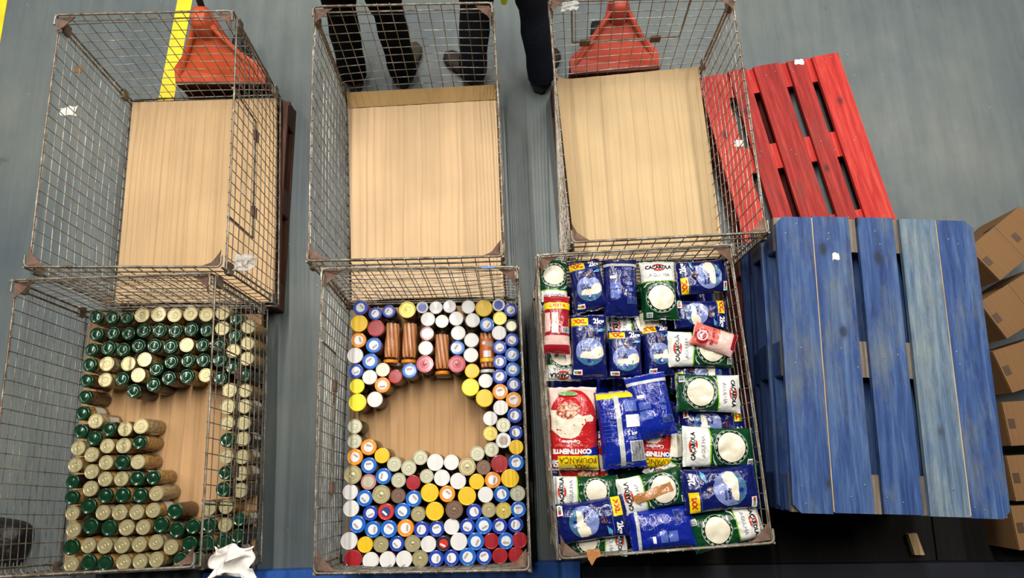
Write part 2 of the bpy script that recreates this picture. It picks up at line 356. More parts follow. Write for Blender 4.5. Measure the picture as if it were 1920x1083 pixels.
# natural cross boards of the top pallet show through its gaps
top = [o for o in bpy.data.objects if o.name.startswith('cross_board') and o.parent and o.parent['label'].endswith('topmost of the stack')]
for o in top: o.data.materials[0] = MATS['grey_wood']; o['label'] = 'unpainted grey-brown cross board'

# ---------------------------------------------------------------- wire cages
ZB, ZR, ZS = .17, .887, .845          # cage floor, rim, side panel top
RIM = {'L1': [(104, 28), (436, 20), (414, 500), (44, 500)], 'M1': [(587, 12), (922, 5), (943, 480), (575, 489)],
       'R1': [(1030, -8), (1375, -15), (1442, 435), (1073, 454)], 'L2': [(23, 525), (394, 512), (363, 1062), (-42, 1083)],
       'M2': [(603, 503), (969, 500), (992, 1068), (588, 1075)], 'R2': [(1009, 478), (1372, 458), (1452, 1017), (1050, 1047)]}
BASE = {'L1': [(249, 190), (525, 182), (521, 572), (215, 575)], 'M1': [(651, 180), (933, 165), (949, 562), (657, 570)],
        'R1': [(1042, 155), (1312, 130), None, None],
        'M2': [(657, 570), (972, 562), (992, 1048), (640, 1054)], 'L2': [(167, 585), (501, 580), (489, 1052), (116, 1068)]}
CG = {}
def bend(path, r=.02):
    "round the inner corners of a polyline"
    P = [Vector(p) for p in path]; out = [P[0]]
    for i in range(1, len(P)-1):
        a = (P[i-1]-P[i]).normalized(); b_ = (P[i+1]-P[i]).normalized()
        for t in (0, .33, .67, 1):
            out.append(P[i] + a*r*(1-t)**2 + b_*r*t**2)
    return out + [P[-1]]
def cage(key, label, gate=None, pal='brown_wood', pal_label=None):
    rim = [at(*p, ZR) for p in RIM[key]]
    bs = [at(*p, ZB) if p else None for p in BASE.get(key, [None]*4)]
    bs = [Vector((r.x+(.018 if i in (0, 3) else -.018)*.0, r.y, ZB)) if b_ is None else b_ for i, (r, b_) in enumerate(zip(rim, bs))]
    o = sum(bs, Vector())/4; o.z = ZB-.005
    t = thing('wire_cage', label, 'cage', o, 0, 'wire mesh cages on pallets')
    rim = [p-o for p in rim]; bs = [p-o for p in bs]; zt = ZR-o.z
    L = lambda i, f: bs[i].lerp(rim[i], f)
    inner = sum(rim, Vector())/4; inner.z = 0
    fs = (ZS-ZB)/(ZR-ZB)
    tops = [1, fs, 1, fs]                                            # back, right, front, left
    names = ['back', 'right', 'front', 'left']
    for s in range(4):
        i, j = s, (s+1) % 4; ft = tops[s]; mb = MB()
        ln = (rim[j]-rim[i]).length; nv = round(ln/.058); nh = 11
        out = Vector(((rim[j]-rim[i]).y, -(rim[j]-rim[i]).x, 0)).normalized()*-1
        if (rim[i]+rim[j]).dot(out)/2 < inner.dot(out): out = -out
        sag = random.uniform(.006, .014)
        for k in range(1, nv):
            u = k/nv; a = bs[i].lerp(bs[j], u); b_ = L(i, ft).lerp(L(j, ft), u); dv = (b_-a).normalized()
            bow = out*sag*math.sin(math.pi*u)
            mid = a.lerp(b_, .5)+bow*.7+Vector((random.uniform(-.002, .002), random.uniform(-.002, .002), 0))
            mb.tube([a, mid, b_+dv*.007+bow*.3], .0021, 5)
        ends = (s in (0, 2)); other_i = rim[(i-1) % 4]-rim[i]; other_j = rim[(j+1) % 4]-rim[j]
        for k in range(0, nh+1):
            f = k/nh*ft*.985+.008
            a, b_ = L(i, f), L(j, f); off = out*.004
            pts = []
            if ends:
                pts.append(a+other_i.normalized()*.045+off*0-out*0+ (rim[i]-rim[j]).normalized()*.003)
            pts += [a+off*0+(rim[i]-rim[j]).normalized()*.003*ends]
            mids = []
            for u in (.25, .5, .75):
                mids.append(a.lerp(b_, u)+off+out*sag*math.sin(math.pi*u)*math.sin(math.pi*min(1, f+.15))+Vector((0, 0, random.uniform(-.0025, .0025))))
            endp = [b_+(rim[j]-rim[i]).normalized()*.003*ends]
            if ends: endp.append(b_+other_j.normalized()*.045+(rim[j]-rim[i]).normalized()*.003)
            path = pts+mids+endp
            if ends: path = bend([path[0], path[1]], .02)[:1]+bend([path[0], path[1], mids[0]], .022)[1:-1]+mids+bend([mids[-1], endp[0], endp[1]], .022)[1:]
            mb.tube(path, .0021, 5)
        tag(mb.build('mesh_panel', 'cage_wire', t, True, 60), kind='stuff')
        # doubled top wire and foot wire of the panel
        fr = MB(); a, b_ = L(i, ft), L(j, ft); q = out*.006
        if not ends: fr.tube([a+q, a.lerp(b_, .5)+q+out*sag*.3, b_+q], .0042, 7)
        else: fr.tube([L(i, ft-.07)+q, L(i, ft-.07).lerp(L(j, ft-.07), .5)+q, L(j, ft-.07)+q], .0036, 6)
        ft_ = MB().tube([bs[i]+q+Vector((0, 0, .012)), bs[j]+q+Vector((0, 0, .012))], .0045, 7)
        fr.build('top_rail', 'frame_steel', t, True, 60); ft_.build('foot_rail', 'frame_steel', t, True, 60)
    # end hoops with upstanding ears
    for (i, j, oth) in ((0, 1, (3, 2)), (3, 2, (0, 1))):
        di = (rim[oth[0]]-rim[i]).normalized()*.05; dj = (rim[oth[1]]-rim[j]).normalized()*.05
        for dz, rr in ((.0, .0052), ):
            path = bend([rim[i]+di+Vector((0, 0, dz)), rim[i]+Vector((0, 0, dz)), rim[j]+Vector((0, 0, dz)), rim[j]+dj+Vector((0, 0, dz))], .02)
            m0 = path[:4]; 
            MB().tube(path, rr, 8).build('top_hoop', 'frame_steel', t, True, 60)
    # posts: two rods and a flat per corner
    for i in range(4):
        mb = MB(); a, b_ = bs[i], rim[i]
        ci = (inner-rim[i]).normalized(); side = (rim[(i+1) % 4]-rim[i]).normalized(); side2 = (rim[(i-1) % 4]-rim[i]).normalized()
        mb.tube([a, b_], .005, 7); 
        yv = side if abs(side.y) > .5 else side2
        MB().tube([a+yv*.028, L(i, .93)+yv*.028], .0045, 7).build('hinge_rod', 'frame_steel', t, True, 60)
        mb.build('corner_post', 'frame_steel', t, True, 60)
        # triangular corner plate
        P = [rim[i]+side*.01+side2*.01, rim[i]+side*.085+side2*.006, rim[i]+side*.05+side2*.024, rim[i]+side2*.05+side*.024, rim[i]+side2*.075+side*.006]
        n_ = len(P); zz = Vector((0, 0, .002)); Q = [p-zz*5 for p in P]
        for q_ in (2, 3): Q[q_] = Q[q_]-Vector((0, 0, .012))
        mb = MB().add([p-zz for p in Q]+[p+zz for p in Q], [tuple(range(n_)), tuple(reversed(range(n_, 2*n_)))]+[(k, (k+1) % n_, n_+(k+1) % n_, n_+k) for k in range(n_)])
        mb.build('corner_plate', 'rusty_plate', t)
        # hinge clamps on the post
        for f in (.12, .88):
            MB().box(L(i, f)+yv*.014, (.02, .05, .05)).build('hinge_clamp', 'frame_steel', t)
    # floor grid
    mb = MB()
    for k in range(1, 12):
        u = k/12; mb.tube([bs[3].lerp(bs[2], u), bs[0].lerp(bs[1], u)], .0025, 4)
    for k in range(0, 9):
        u = k/8; mb.tube([bs[0].lerp(bs[3], u)-Vector((0, 0, .004)), bs[1].lerp(bs[2], u)-Vector((0, 0, .004))], .003, 4)
    tag(mb.build('floor_grid', 'cage_wire', t), kind='stuff')
    # drop gate: framing rods, latch bar and latch plates
    for g in (gate or []):
        s, u0, u1, f0 = g; i, j = s, (s+1) % 4; ft = tops[s]
        pt = lambda u, f: L(i, f).lerp(L(j, f), u)
        mb = MB(); mb.tube([pt(u0, ft), pt(u0, f0), pt(u1, f0), pt(u1, ft)], .005, 7).build('gate_frame', 'frame_steel', t, True, 60)
        for u in (u0+.12*(u1-u0)*1, u1-.22*(u1-u0)):
            p = pt(u, f0); q = pt(u+.05, f0); dx = (q-p).normalized()
            n3 = dx.cross(Vector((0, 0, 1)))
            mm = Matrix((dx, n3, Vector((0, 0, 1)))).transposed()
            MB().box(p+Vector((0, 0, -.01)), (.05, .012, .045), mm).build('latch_plate', 'rusty_plate', t)
    CG[key] = (o, [p+o for p in rim], [p+o for p in bs])
    # pallet underneath
    W = ((bs[1]-bs[0]).length+(bs[2]-bs[3]).length)/2; LL = .0+((bs[0]-bs[3]).length+(bs[1]-bs[2]).length)/2
    dv = (bs[1]-bs[0])+(bs[2]-bs[3]); an = math.atan2(dv.y, dv.x)
    pr = thing('wooden_pallet', pal_label, 'pallet', (o.x+{'L1': .015, 'L2': -.02, 'R1': .012}.get(key, 0), o.y, 0), an)
    pallet(pr, [pal, 'brown_wood'] if pal != 'brown_wood' else ['brown_wood'], .8, min(1.2, LL+.01), bottom=pal)
cage('L1', 'empty wire mesh cage at the rear left, orange pallet truck behind it', [(1, .3, .8, .52)], 'brown_wood', 'dark brown wooden pallet beneath the empty rear left cage')
cage('M1', 'empty wire mesh cage at the rear centre, people standing behind it', None, 'dark_red_wood', 'dull red wooden pallet beneath the empty rear centre cage')
cage('R1', 'empty wire mesh cage at the rear right with a latched back gate', [(0, .12, .78, .5)], 'brown_wood', 'brown wooden pallet beneath the empty rear right cage')
cage('L2', 'wire mesh cage at the front left, filled with chickpea and bean jars', [(1, .25, .8, .5)], 'brown_wood', 'brown wooden pallet beneath the front left jar cage')
cage('M2', 'wire mesh cage at the front centre, filled with colourful-lidded jars', [(3, .2, .75, .5)], 'dark_red_wood', 'dull red wooden pallet beneath the front centre jar cage')
cage('R2', 'wire mesh cage at the front right, heaped with rice bags', None, 'brown_wood', 'brown wooden pallet beneath the rice bag cage')

# ---------------------------------------------------------------- cardboard liners
def sheet(name, label, quad, mat, z=.183, amp=.004, nx=44, ny=30, curl=0, freq=18.):
    o = sum(quad, Vector())/4; o = Vector((o.x, o.y, z)); q = [p-o for p in quad]; V = []; Fs = []
    for lay in (0, 1):
        for j in range(ny+1):
            for i in range(nx+1):
                u, v_ = i/nx, j/ny; p = q[3].lerp(q[2], u).lerp(q[0].lerp(q[1], u), v_)
                x = p.x; zz = amp*(.5+.5*math.sin(p.x*2*math.pi*freq+.7*math.sin(v_*3)))*.5 + amp*.8*noise.noise(Vector((p.x*3, p.y*2, z)))
                if curl: zz += curl*max(0, 1-u*9)**2 + curl*.5*max(0, v_*12-11)**2
                V.append((p.x, p.y, max(zz, 0)+lay*.004))
    n1 = (nx+1)*(ny+1)
    for j in range(ny):
        for i in range(nx):
            a = j*(nx+1)+i; Fs.append((a, a+nx+1, a+nx+2, a+1)); Fs.append((n1+a, n1+a+1, n1+a+nx+2, n1+a+nx+1))
    for i in range(nx):
        Fs.append((i, i+1, n1+i+1, n1+i)); a = ny*(nx+1)+i; Fs.append((a+1, a, n1+a, n1+a+1))
    for j in range(ny):
        a = j*(nx+1); Fs.append((a+nx+1, a, n1+a, n1+a+nx+1)); a += nx; Fs.append((a, a+nx+1, n1+a+nx+1, n1+a))
    ob = MB().add(V, Fs).build(name, mat, None, True, 30, loc=o)
    return tag(ob, label, 'cardboard', 'cardboard sheets lining the cages')
def inset(key, k=.012):
    b_ = CG[key][2]; c = sum(b_, Vector())/4
    return [p+(c-p).normalized()*k*1.6 for p in b_]
sheet('cardboard_liner', 'tan cardboard sheet with close vertical ridges in the rear left cage', inset('L1'), 'cardboard_lined', freq=17)
q = inset('M1'); sheet('cardboard_liner', 'tan cardboard sheet with a folded rear flap in the rear centre cage', [q[0]-Vector((0, .07, 0)), q[1]-Vector((0, .065, 0)), q[2], q[3]], 'cardboard', freq=10)
s1 = bpy.data.objects['cardboard_liner.001']; o = s1.location
A_, B_ = q[0]-Vector((0, .068, 0)), q[1]-Vector((0, .063, 0)); A_.z = B_.z = .19; C_, D_ = q[1].copy(), q[0].copy(); C_.z = D_.z = .235
P = [p-o for p in (A_, B_, C_, D_)]; MB().add(P+[p+Vector((0, -.002, .004)) for p in P], [(3, 2, 1, 0), (4, 5, 6, 7), (0, 1, 5, 4), (1, 2, 6, 5), (2, 3, 7, 6), (3, 0, 4, 7)]).build('folded_flap', 'cardboard_flap', s1)
sheet('cardboard_liner', 'tan cardboard sheet curling up at its left edge in rear right cage', [at(1042, 153, .2), at(1310, 127, .2), at(1358, 480, .19), at(1078, 490, .19)], 'cardboard_wide', curl=.05, freq=9)
sheet('cardboard_liner', 'tan cardboard sheet under the jars in the front left cage', inset('L2', .02), 'cardboard_floor', amp=.001, freq=9)
sheet('cardboard_liner', 'tan cardboard sheet under the jars in the front centre cage', inset('M2', .02), 'cardboard_floor', amp=.001, freq=9)
sheet('cardboard_liner', 'cardboard sheet under the heap of rice bags', inset('R2', .02), 'cardboard_floor', amp=.001, freq=9)

# ---------------------------------------------------------------- jars
ZJ = .1895
CACHE = {}
def jar_meshes(r, h, cont, fat=1.045):
    key = (round(r, 4), round(h, 4), cont, fat)
    if key in CACHE: return CACHE[key]
    R_ = r*fat; zt_ = h-.014
    prof = [(R_*.9, 0), (R_, .006), (R_, zt_-.028), (R_*.96, zt_-.016), (r*.9, zt_-.004), (r*.9, zt_+.006)]
    g = MB().lathe(prof, 24).mesh('glass', 'jar_glass', True, 50)
    c = MB().lathe([(R_*.84, .003), (R_*.95, .009), (R_*.95, zt_-.03), (R_*.88, zt_-.02), (r*.8, zt_-.012)], 18).mesh('contents', cont, True, 50)
    lb = []
    n = 14
    V = []; Fs = []
    for k in range(n+1):
        a = -1.1+2.2*k/n
        for z_ in (h*.22, h*.68): V.append((math.cos(a)*R_*1.012, math.sin(a)*R_*1.012, z_))
    for k in range(n): Fs.append((2*k, 2*k+2, 2*k+3, 2*k+1))
    l = MB().add(V, Fs).mesh('paper_label', 'paper_label', True)
    CACHE[key] = (g, c, l); return CACHE[key]
def lid_mesh(r, style, mat):
    key = ('lid', round(r, 4), style, mat)
    if key in CACHE: return CACHE[key]
    H = .014
    if style == 'dome':      # glossy green lid with raised safety button
        pr = [(r, 0), (r*1.01, .002), (r*1.01, H-.003), (r*.97, H), (r*.86, H+.0008), (r*.8, H-.001), (r*.5, H+.0005), (r*.2, H+.0014), (r*.02, H+.0016)]
    elif style == 'ring':    # metal lid with concentric steps
        pr = [(r, 0), (r*1.01, .002), (r*1.01, H-.003), (r*.96, H), (r*.88, H), (r*.82, H-.0018), (r*.5, H-.0018), (r*.46, H-.0006), (r*.36, H-.0006), (r*.32, H-.0015), (r*.14, H-.0015), (r*.1, H-.001), (r*.01, H-.001)]
    else:
        pr = [(r, 0), (r*1.01, .002), (r*1.01, H-.003), (r*.97, H), (r*.9, H+.0004), (r*.85, H-.0004), (r*.4, H-.0002), (r*.01, H)]
    CACHE[key] = MB().lathe(pr, 28).mesh('lid', mat, True, 20 if style != 'dome' else 60); return CACHE[key]
def disc_mesh(r, mat, pic):
    key = ('disc', round(r, 4), mat, pic)
    if key in CACHE: return CACHE[key]
    mb = MB().lathe([(r, 0), (r*.99, .0006), (r*.01, .0006)], 20)
    me = mb.mesh('lid_print', mat)
    p = MB().box((0, -r*.35, .0009), (r*1.2, r*.42, .0005)).mesh('lid_picture', pic)
    CACHE[key] = (me, p); return CACHE[key]
LIDS = {  # code: style, lid material, name, print
 'N': ('dome', 'lid_green', 'glossy green', None), 'G': ('ring', 'lid_gold', 'plain gold', None), 'H': ('ring', 'lid_silver', 'pale silver', None), 'K': ('ring', 'lid_gold_bright', 'bright gold', None),
 'W': ('flat', 'lid_white', 'white', None), 'Y': ('flat', 'lid_yellow', 'yellow', None), 'L': ('flat', 'lid_lemon', 'lemon yellow', None), 'R': ('flat', 'lid_red', 'dark red', None),
 'C': ('ring', 'lid_crimson', 'crimson', None), 'O': ('flat', 'lid_orange', 'orange', ('print_white', 'print_photo')), 'B': ('flat', 'lid_blue', 'bright blue', ('print_white', 'print_grey')),
 'D': ('flat', 'lid_deep_blue', 'deep blue', ('print_white', 'print_grey')), 'P': ('ring', 'lid_pink', 'pink', ('lid_silver', None)), 'S': ('ring', 'lid_brown', 'brown-rimmed metal', None),
 'E': ('flat', 'lid_scarlet', 'scarlet', ('print_navy', 'print_white')), 'F': ('flat', 'lid_black', 'black-rimmed red', ('lid_scarlet', 'print_white')), 'Q': ('flat', 'lid_white', 'white printed', ('print_grey', 'print_photo')),
 'V': ('ring', 'lid_white', 'blue-ringed white', ('lid_deep_blue', None)), 'T': ('flat', 'lid_black', 'dark metal', ('lid_silver', None))}
CONT = {'chickpeas': 'chickpeas', 'pale_beans': 'pale beans', 'brown_beans': 'brown beans', 'dark_beans': 'dark beans', 'dark_sauce': 'dark preserves', 'red_sauce': 'red preserves'}
ORD = ['', 'first', 'second', 'third', 'fourth', 'fifth', 'sixth', 'seventh', 'eighth', 'ninth', 'tenth', 'eleventh', 'twelfth', 'thirteenth', 'fourteenth', 'fifteenth', 'sixteenth', 'seventeenth', 'eighteenth']
def place_jars(J, where, group, tall, conts, show, hue):
    "J: list of (px, py, radius px, code[, contents]); one jar each, labelled by row and place"
    bases_ = CG[hue][2]; P = []; fat = 1.095 if hue == 'L2' else 1.02
    for j in J:
        h = tall + (.012 if j[2] > 14.8 else 0); p = at(j[0], j[1], ZJ+h); q_ = at(j[0]+j[2], j[1], ZJ+h)
        r = round(min(.040, max(.027, (q_-p).length*(1.03 if hue == 'L2' else 1.06)))/.0015)*.0015; P.append([p.x, p.y, r, p.x, p.y])
    lo = [min(b_.x for b_ in bases_), min(b_.y for b_ in bases_)]; hi = [max(b_.x for b_ in bases_), max(b_.y for b_ in bases_)]
    for it in range(60):
        for a in range(len(P)):
            for b_ in range(a+1, len(P)):
                dx, dy = P[b_][0]-P[a][0], P[b_][1]-P[a][1]; dd_ = math.hypot(dx, dy); need = (P[a][2]+P[b_][2])*fat+.0008
                if 1e-6 < dd_ < need:
                    k = (need-dd_)/dd_*.5; P[a][0] -= dx*k; P[a][1] -= dy*k; P[b_][0] += dx*k; P[b_][1] += dy*k
        for p in P:
            p[0] += (p[3]-p[0])*.04; p[1] += (p[4]-p[1])*.04; rr = p[2]*fat+.006
            for k in (0, 1): p[k] = min(max(p[k], lo[k]+rr), hi[k]-rr)
    pos = {id(j): p for j, p in zip(J, P)}
    y0 = min(j[1] for j in J); rows = {}
    for j in J: rows.setdefault(int((j[1]-y0)/29.5), []).append(j)
    for ri, (k, row) in enumerate(sorted(rows.items())):
        row.sort(key=lambda j: j[0])
        for ci, j in enumerate(row):
            px, py, rp_, code = j[:4]
            h = tall + (.012 if rp_ > 14.8 else 0) + random.uniform(-.002, .002)
            jx, jy, r = pos[id(j)][:3]; h = round(h/.003)*.003
            cont = j[4] if len(j) > 4 else random.choice(conts)
            st, lm, nm, pr = LIDS[code]
            lab = f"jar with {nm} lid, {ORD[ci+1]} from left in {ORD[ri+1]} row back, {where}"
            t = thing('glass_jar', lab, 'jar', (jx, jy, ZJ), random.uniform(0, 6.28), group)
            g, c, l = jar_meshes(r, h, cont, fat)
            link('glass_body', g, t); link('contents', c, t)
            if show and random.random() < .8: link('paper_label', l, t)
            link('lid', lid_mesh(r, st, lm), t, (0, 0, h-.014))
            if pr:
                me, pic = disc_mesh(r*(.6 if pr[1] else .72), pr[0], pr[1] or 'print_grey')
                lp = link('lid_print', me, t, (0, 0, h+.0001))
                if pr[1]: link('lid_picture', pic, lp)
def Z(off, lst): return [((x/3.61+off[0]), (y/3.61+off[1]), r/3.61, c) for x, y, r, c in lst]
L2 = Z((0, 500), [(652,338,46,'N'),(758,343,45,'N'),(857,345,42,'N'),(968,332,50,'G'),(1075,328,50,'G'),(652,455,46,'N'),(764,452,44,'N'),(870,450,44,'N'),(980,430,47,'N'),
 (620,560,44,'N'),(732,547,47,'N'),(838,558,46,'N'),(935,535,46,'N'),(1047,535,47,'N'),(606,662,45,'N'),(725,655,48,'G'),(866,655,47,'G'),(978,625,47,'G'),(1055,690,47,'N'),
 (588,770,44,'N'),(712,762,47,'G'),(823,757,46,'N'),(937,728,48,'G'),(1037,795,47,'N'),(575,880,45,'N'),(908,835,46,'N'),(560,990,46,'N'),(648,1043,48,'G')]) + \
 Z((280, 500), [(175,328,47,'G'),(273,325,47,'G'),(382,325,47,'G'),(488,325,47,'G'),(588,350,46,'N'),(72,428,47,'N'),(178,428,47,'N'),(283,427,47,'N'),(388,425,45,'N'),(492,418,47,'G'),(590,452,46,'N'),(692,415,46,'G'),
 (145,535,47,'N'),(250,525,48,'G'),(360,528,46,'N'),(470,528,45,'N'),(568,567,45,'G'),(672,510,45,'G'),(150,642,46,'N'),(260,633,47,'N'),(365,630,46,'N'),(475,630,45,'N'),(562,680,45,'N'),(670,615,45,'G'),
 (130,752,46,'N'),(253,735,48,'N'),(382,728,47,'G'),(478,752,45,'N'),(645,730,45,'N'),(541,838,48,'G'),(648,838,45,'G'),(532,945,48,'G'),(643,943,47,'G'),(530,1055,48,'G'),(645,1055,47,'G')]) + \
 Z((0, 783), [(545,90,47,'N'),(737,78,46,'N'),(845,80,48,'G'),(955,58,49,'G'),(528,205,47,'G'),(635,138,48,'N'),(725,190,48,'G'),(835,190,49,'G'),(943,165,45,'N'),(507,320,47,'G'),(620,248,48,'G'),(713,303,48,'G'),(824,305,47,'N'),(932,300,47,'G'),
 (490,432,44,'N'),(615,367,47,'G'),(710,415,48,'G'),(820,417,47,'G'),(930,408,48,'N'),(1035,405,46,'N'),(485,545,45,'N'),(610,481,49,'G'),(712,530,48,'N'),(822,532,48,'N'),(948,528,48,'N'),(1055,515,48,'G'),
 (492,662,47,'G'),(607,597,50,'N'),(698,648,49,'G'),(810,648,50,'G'),(925,635,48,'G'),(1038,628,48,'G'),(490,775,48,'G'),(612,732,50,'N'),(727,755,50,'N'),(843,755,50,'G'),(957,743,49,'G'),
 (487,890,52,'N'),(603,865,49,'G'),(713,875,50,'G'),(825,872,50,'G'),(943,860,49,'G'),(1057,840,48,'G'),(475,1013,49,'G'),(598,980,50,'N'),(705,990,50,'N'),(830,990,49,'G'),(943,978,49,'G'),(1055,957,50,'G')]) + \
 Z((280, 783), [(540,150,48,'N'),(645,142,47,'G'),(532,263,47,'G'),(645,262,48,'G'),(533,370,46,'N'),(643,375,47,'G'),(500,482,47,'N'),(637,488,47,'G'),(172,632,50,'N'),(402,610,48,'G'),(517,602,47,'G'),
 (80,725,50,'N'),(190,757,50,'N'),(300,748,48,'N'),(415,735,49,'N'),(525,715,47,'G'),(640,700,45,'N'),(152,878,50,'G'),(283,863,50,'N'),(400,855,52,'N'),(510,830,48,'N'),(625,815,46,'N'),(212,970,50,'N'),(340,960,50,'N'),(462,940,46,'G'),(570,925,46,'N')])
place_jars(L2, 'left cage', 'jars in the front left cage', .168, ['chickpeas', 'chickpeas', 'pale_beans', 'brown_beans', 'dark_beans', 'chickpeas'], True, 'L2')
M2 = Z((580, 490), [(347,317,48,'D'),(447,362,43,'D'),(537,337,43,'D'),(665,325,54,'K'),(765,318,38,'V'),(335,438,55,'Y'),(447,455,55,'R'),(328,540,49,'O'),(436,562,50,'B'),(323,640,50,'W'),(418,675,50,'B'),
 (327,740,47,'D'),(491,732,46,'H'),(413,780,47,'W'),(322,830,47,'L'),(570,780,46,'R'),(680,738,49,'B'),(482,830,49,'O'),(333,935,57,'L'),(440,922,49,'W'),(775,685,57,'C')]) + \
 Z((790, 490), [(100,318,43,'W'),(187,310,43,'W'),(320,313,45,'W'),(437,315,54,'Y'),(535,313,40,'V'),(625,338,45,'D'),(45,393,47,'W'),(140,404,43,'H'),(233,390,47,'W'),(358,390,46,'W'),(468,410,46,'B'),(562,390,45,'K'),(648,432,45,'T'),
 (37,487,45,'P'),(248,488,46,'W'),(338,538,46,'W'),(548,482,46,'W'),(640,535,45,'D'),(30,578,47,'W'),(245,578,47,'B'),(332,628,47,'W'),(558,584,45,'D'),(635,632,47,'B'),(249,685,55,'C'),(338,743,47,'Y'),(554,690,45,'D'),(635,740,48,'B'),
 (453,805,45,'W'),(546,782,47,'D'),(640,843,46,'D'),(348,847,57,'L'),(447,908,57,'Y'),(550,877,49,'O'),(640,938,50,'O'),(545,983,47,'W'),(645,1040,47,'D'),(500,1062,46,'W')]) + \
 Z((580, 783), [(307,75,46,'H'),(311,172,47,'H'),(410,205,50,'O'),(307,275,51,'O'),(489,265,49,'Y'),(568,320,47,'H'),(405,330,51,'B'),(670,355,48,'H'),(757,300,46,'H'),(304,390,57,'G'),(403,437,48,'P'),(500,400,51,'B'),(605,436,47,'H'),(703,450,47,'R'),
 (301,507,50,'W'),(385,545,51,'B'),(498,535,57,'G'),(610,538,47,'S'),(710,558,51,'B'),(306,612,51,'W'),(430,642,47,'D'),(525,648,51,'E'),(634,643,52,'B'),(738,663,47,'G'),(338,710,53,'B'),(440,748,52,'B'),(555,756,54,'B'),(668,748,53,'O'),(778,760,49,'D'),
 (296,815,53,'W'),(394,848,50,'Y'),(492,852,49,'G'),(617,848,48,'D'),(717,848,51,'G'),(316,938,57,'R'),(427,952,53,'W'),(533,952,53,'W'),(659,948,53,'W'),(770,950,53,'G')]) + \
 Z((790, 783), [(584,52,45,'H'),(503,103,47,'K'),(648,118,45,'D'),(574,172,48,'Q'),(498,226,46,'H'),(655,217,46,'Y'),(395,268,46,'H'),(660,322,50,'B'),(552,322,56,'R'),(97,320,52,'W'),(200,312,48,'W'),(297,340,55,'G'),(420,366,47,'S'),
 (40,407,45,'H'),(154,411,51,'W'),(257,450,52,'W'),(380,467,49,'Y'),(501,428,51,'O'),(614,425,57,'Y'),(62,518,57,'Y'),(173,518,51,'O'),(303,556,58,'Y'),(467,531,49,'W'),(569,535,52,'B'),(665,520,50,'H'),
 (88,638,58,'Y'),(209,632,57,'S'),(376,650,50,'D'),(476,636,48,'G'),(578,643,51,'K'),(673,630,50,'B'),(118,753,49,'D'),(218,748,50,'W'),(320,742,50,'D'),(440,740,53,'B'),(543,740,49,'D'),(645,735,49,'D'),
 (62,855,50,'W'),(160,848,47,'F'),(268,842,54,'W'),(382,838,54,'B'),(494,835,50,'R'),(598,838,53,'B'),(700,822,49,'R'),(112,947,50,'D'),(212,947,50,'D'),(323,945,54,'B'),(440,937,50,'D'),(541,930,51,'R'),(641,940,51,'R')])
place_jars(M2, 'middle cage', 'jars in the front centre cage', .165, ['dark_sauce', 'red_sauce', 'pale_beans', 'dark_beans'], False, 'M2')
# sausage jars lying down, each on another one
def sausage_jar(px, py, z, lidmat, label, wrap=False, rz=0, L_=.205):
    p = at(px, py, z+.036); t = thing('sausage_jar', label, 'jar', (p.x, p.y, z), rz, 'long sausage jars lying in the front centre cage')
    r = .036; M_ = Matrix.Rotation(-math.pi/2, 4, 'X')     # lathe axis to +y
    def lay(mb, dy=0): mb.v = [tuple(Vector((v_[0], v_[2]+dy, v_[1]+r))) for v_ in mb.v]; mb.f = [tuple(reversed(f)) for f in mb.f]; return mb
    lay(MB().lathe([(r*.9, L_/2), (r, L_/2-.006), (r, -L_/2+.03), (r*.9, -L_/2+.018), (r*.9, -L_/2+.006)][::-1], 26)).build('glass_body', 'jar_glass', t, True, 50)
    for k in range(8):
        a0_ = 2*math.pi*k/7; rr = r*.66 if k < 7 else 0; pts = []
        for s in range(9):
            f = s/8; a = a0_+f*.9*(1 if rr else 0); pts.append((math.cos(a)*rr, -L_/2+.028+f*(L_-.042), r+math.sin(a)*rr))
        MB().tube(pts, [.0075]+[.0102]*7+[.0075], 9).build('sausage', 'sausage', t, True, 50)
    lay(MB().lathe([(r*.96, -L_/2), (r, -L_/2+.003), (r, -L_/2+.013), (r*.93, -L_/2+.015)], 26)).build('lid', lidmat, t, True, 40)
    if wrap:
        V = []; Fs = []; n = 20
        for k in range(n+1):
            a = -.2+(math.pi+.4)*k/n
            for y_ in (-.055, .06): V.append((math.cos(a)*r*1.01, y_, r+math.sin(a)*r*1.01))
        for k in range(n): Fs.append((2*k, 2*k+2, 2*k+3, 2*k+1))
        lb = MB().add(V, Fs).build('paper_label', 'print_orange', t, True)
        for (y0, y1, a0_, a1_, mt) in ((-.05, -.035, .2, 2.6, 'print_yellow'), (-.03, .0, 1.0, 2.0, 'print_white'), (.02, .045, .6, 1.5, 'print_grey'), (.03, .045, 1.7, 2.2, 'print_white')):
            V = []; Fs = []
            for k in range(9):
                a = a0_+(a1_-a0_)*k/8
                for y_ in (y0, y1): V.append((math.cos(a)*r*1.022, y_, r+math.sin(a)*r*1.022))
            for k in range(8): Fs.append((2*k, 2*k+2, 2*k+3, 2*k+1))
            MB().add(V, Fs).build('label_print', mt, lb, True)
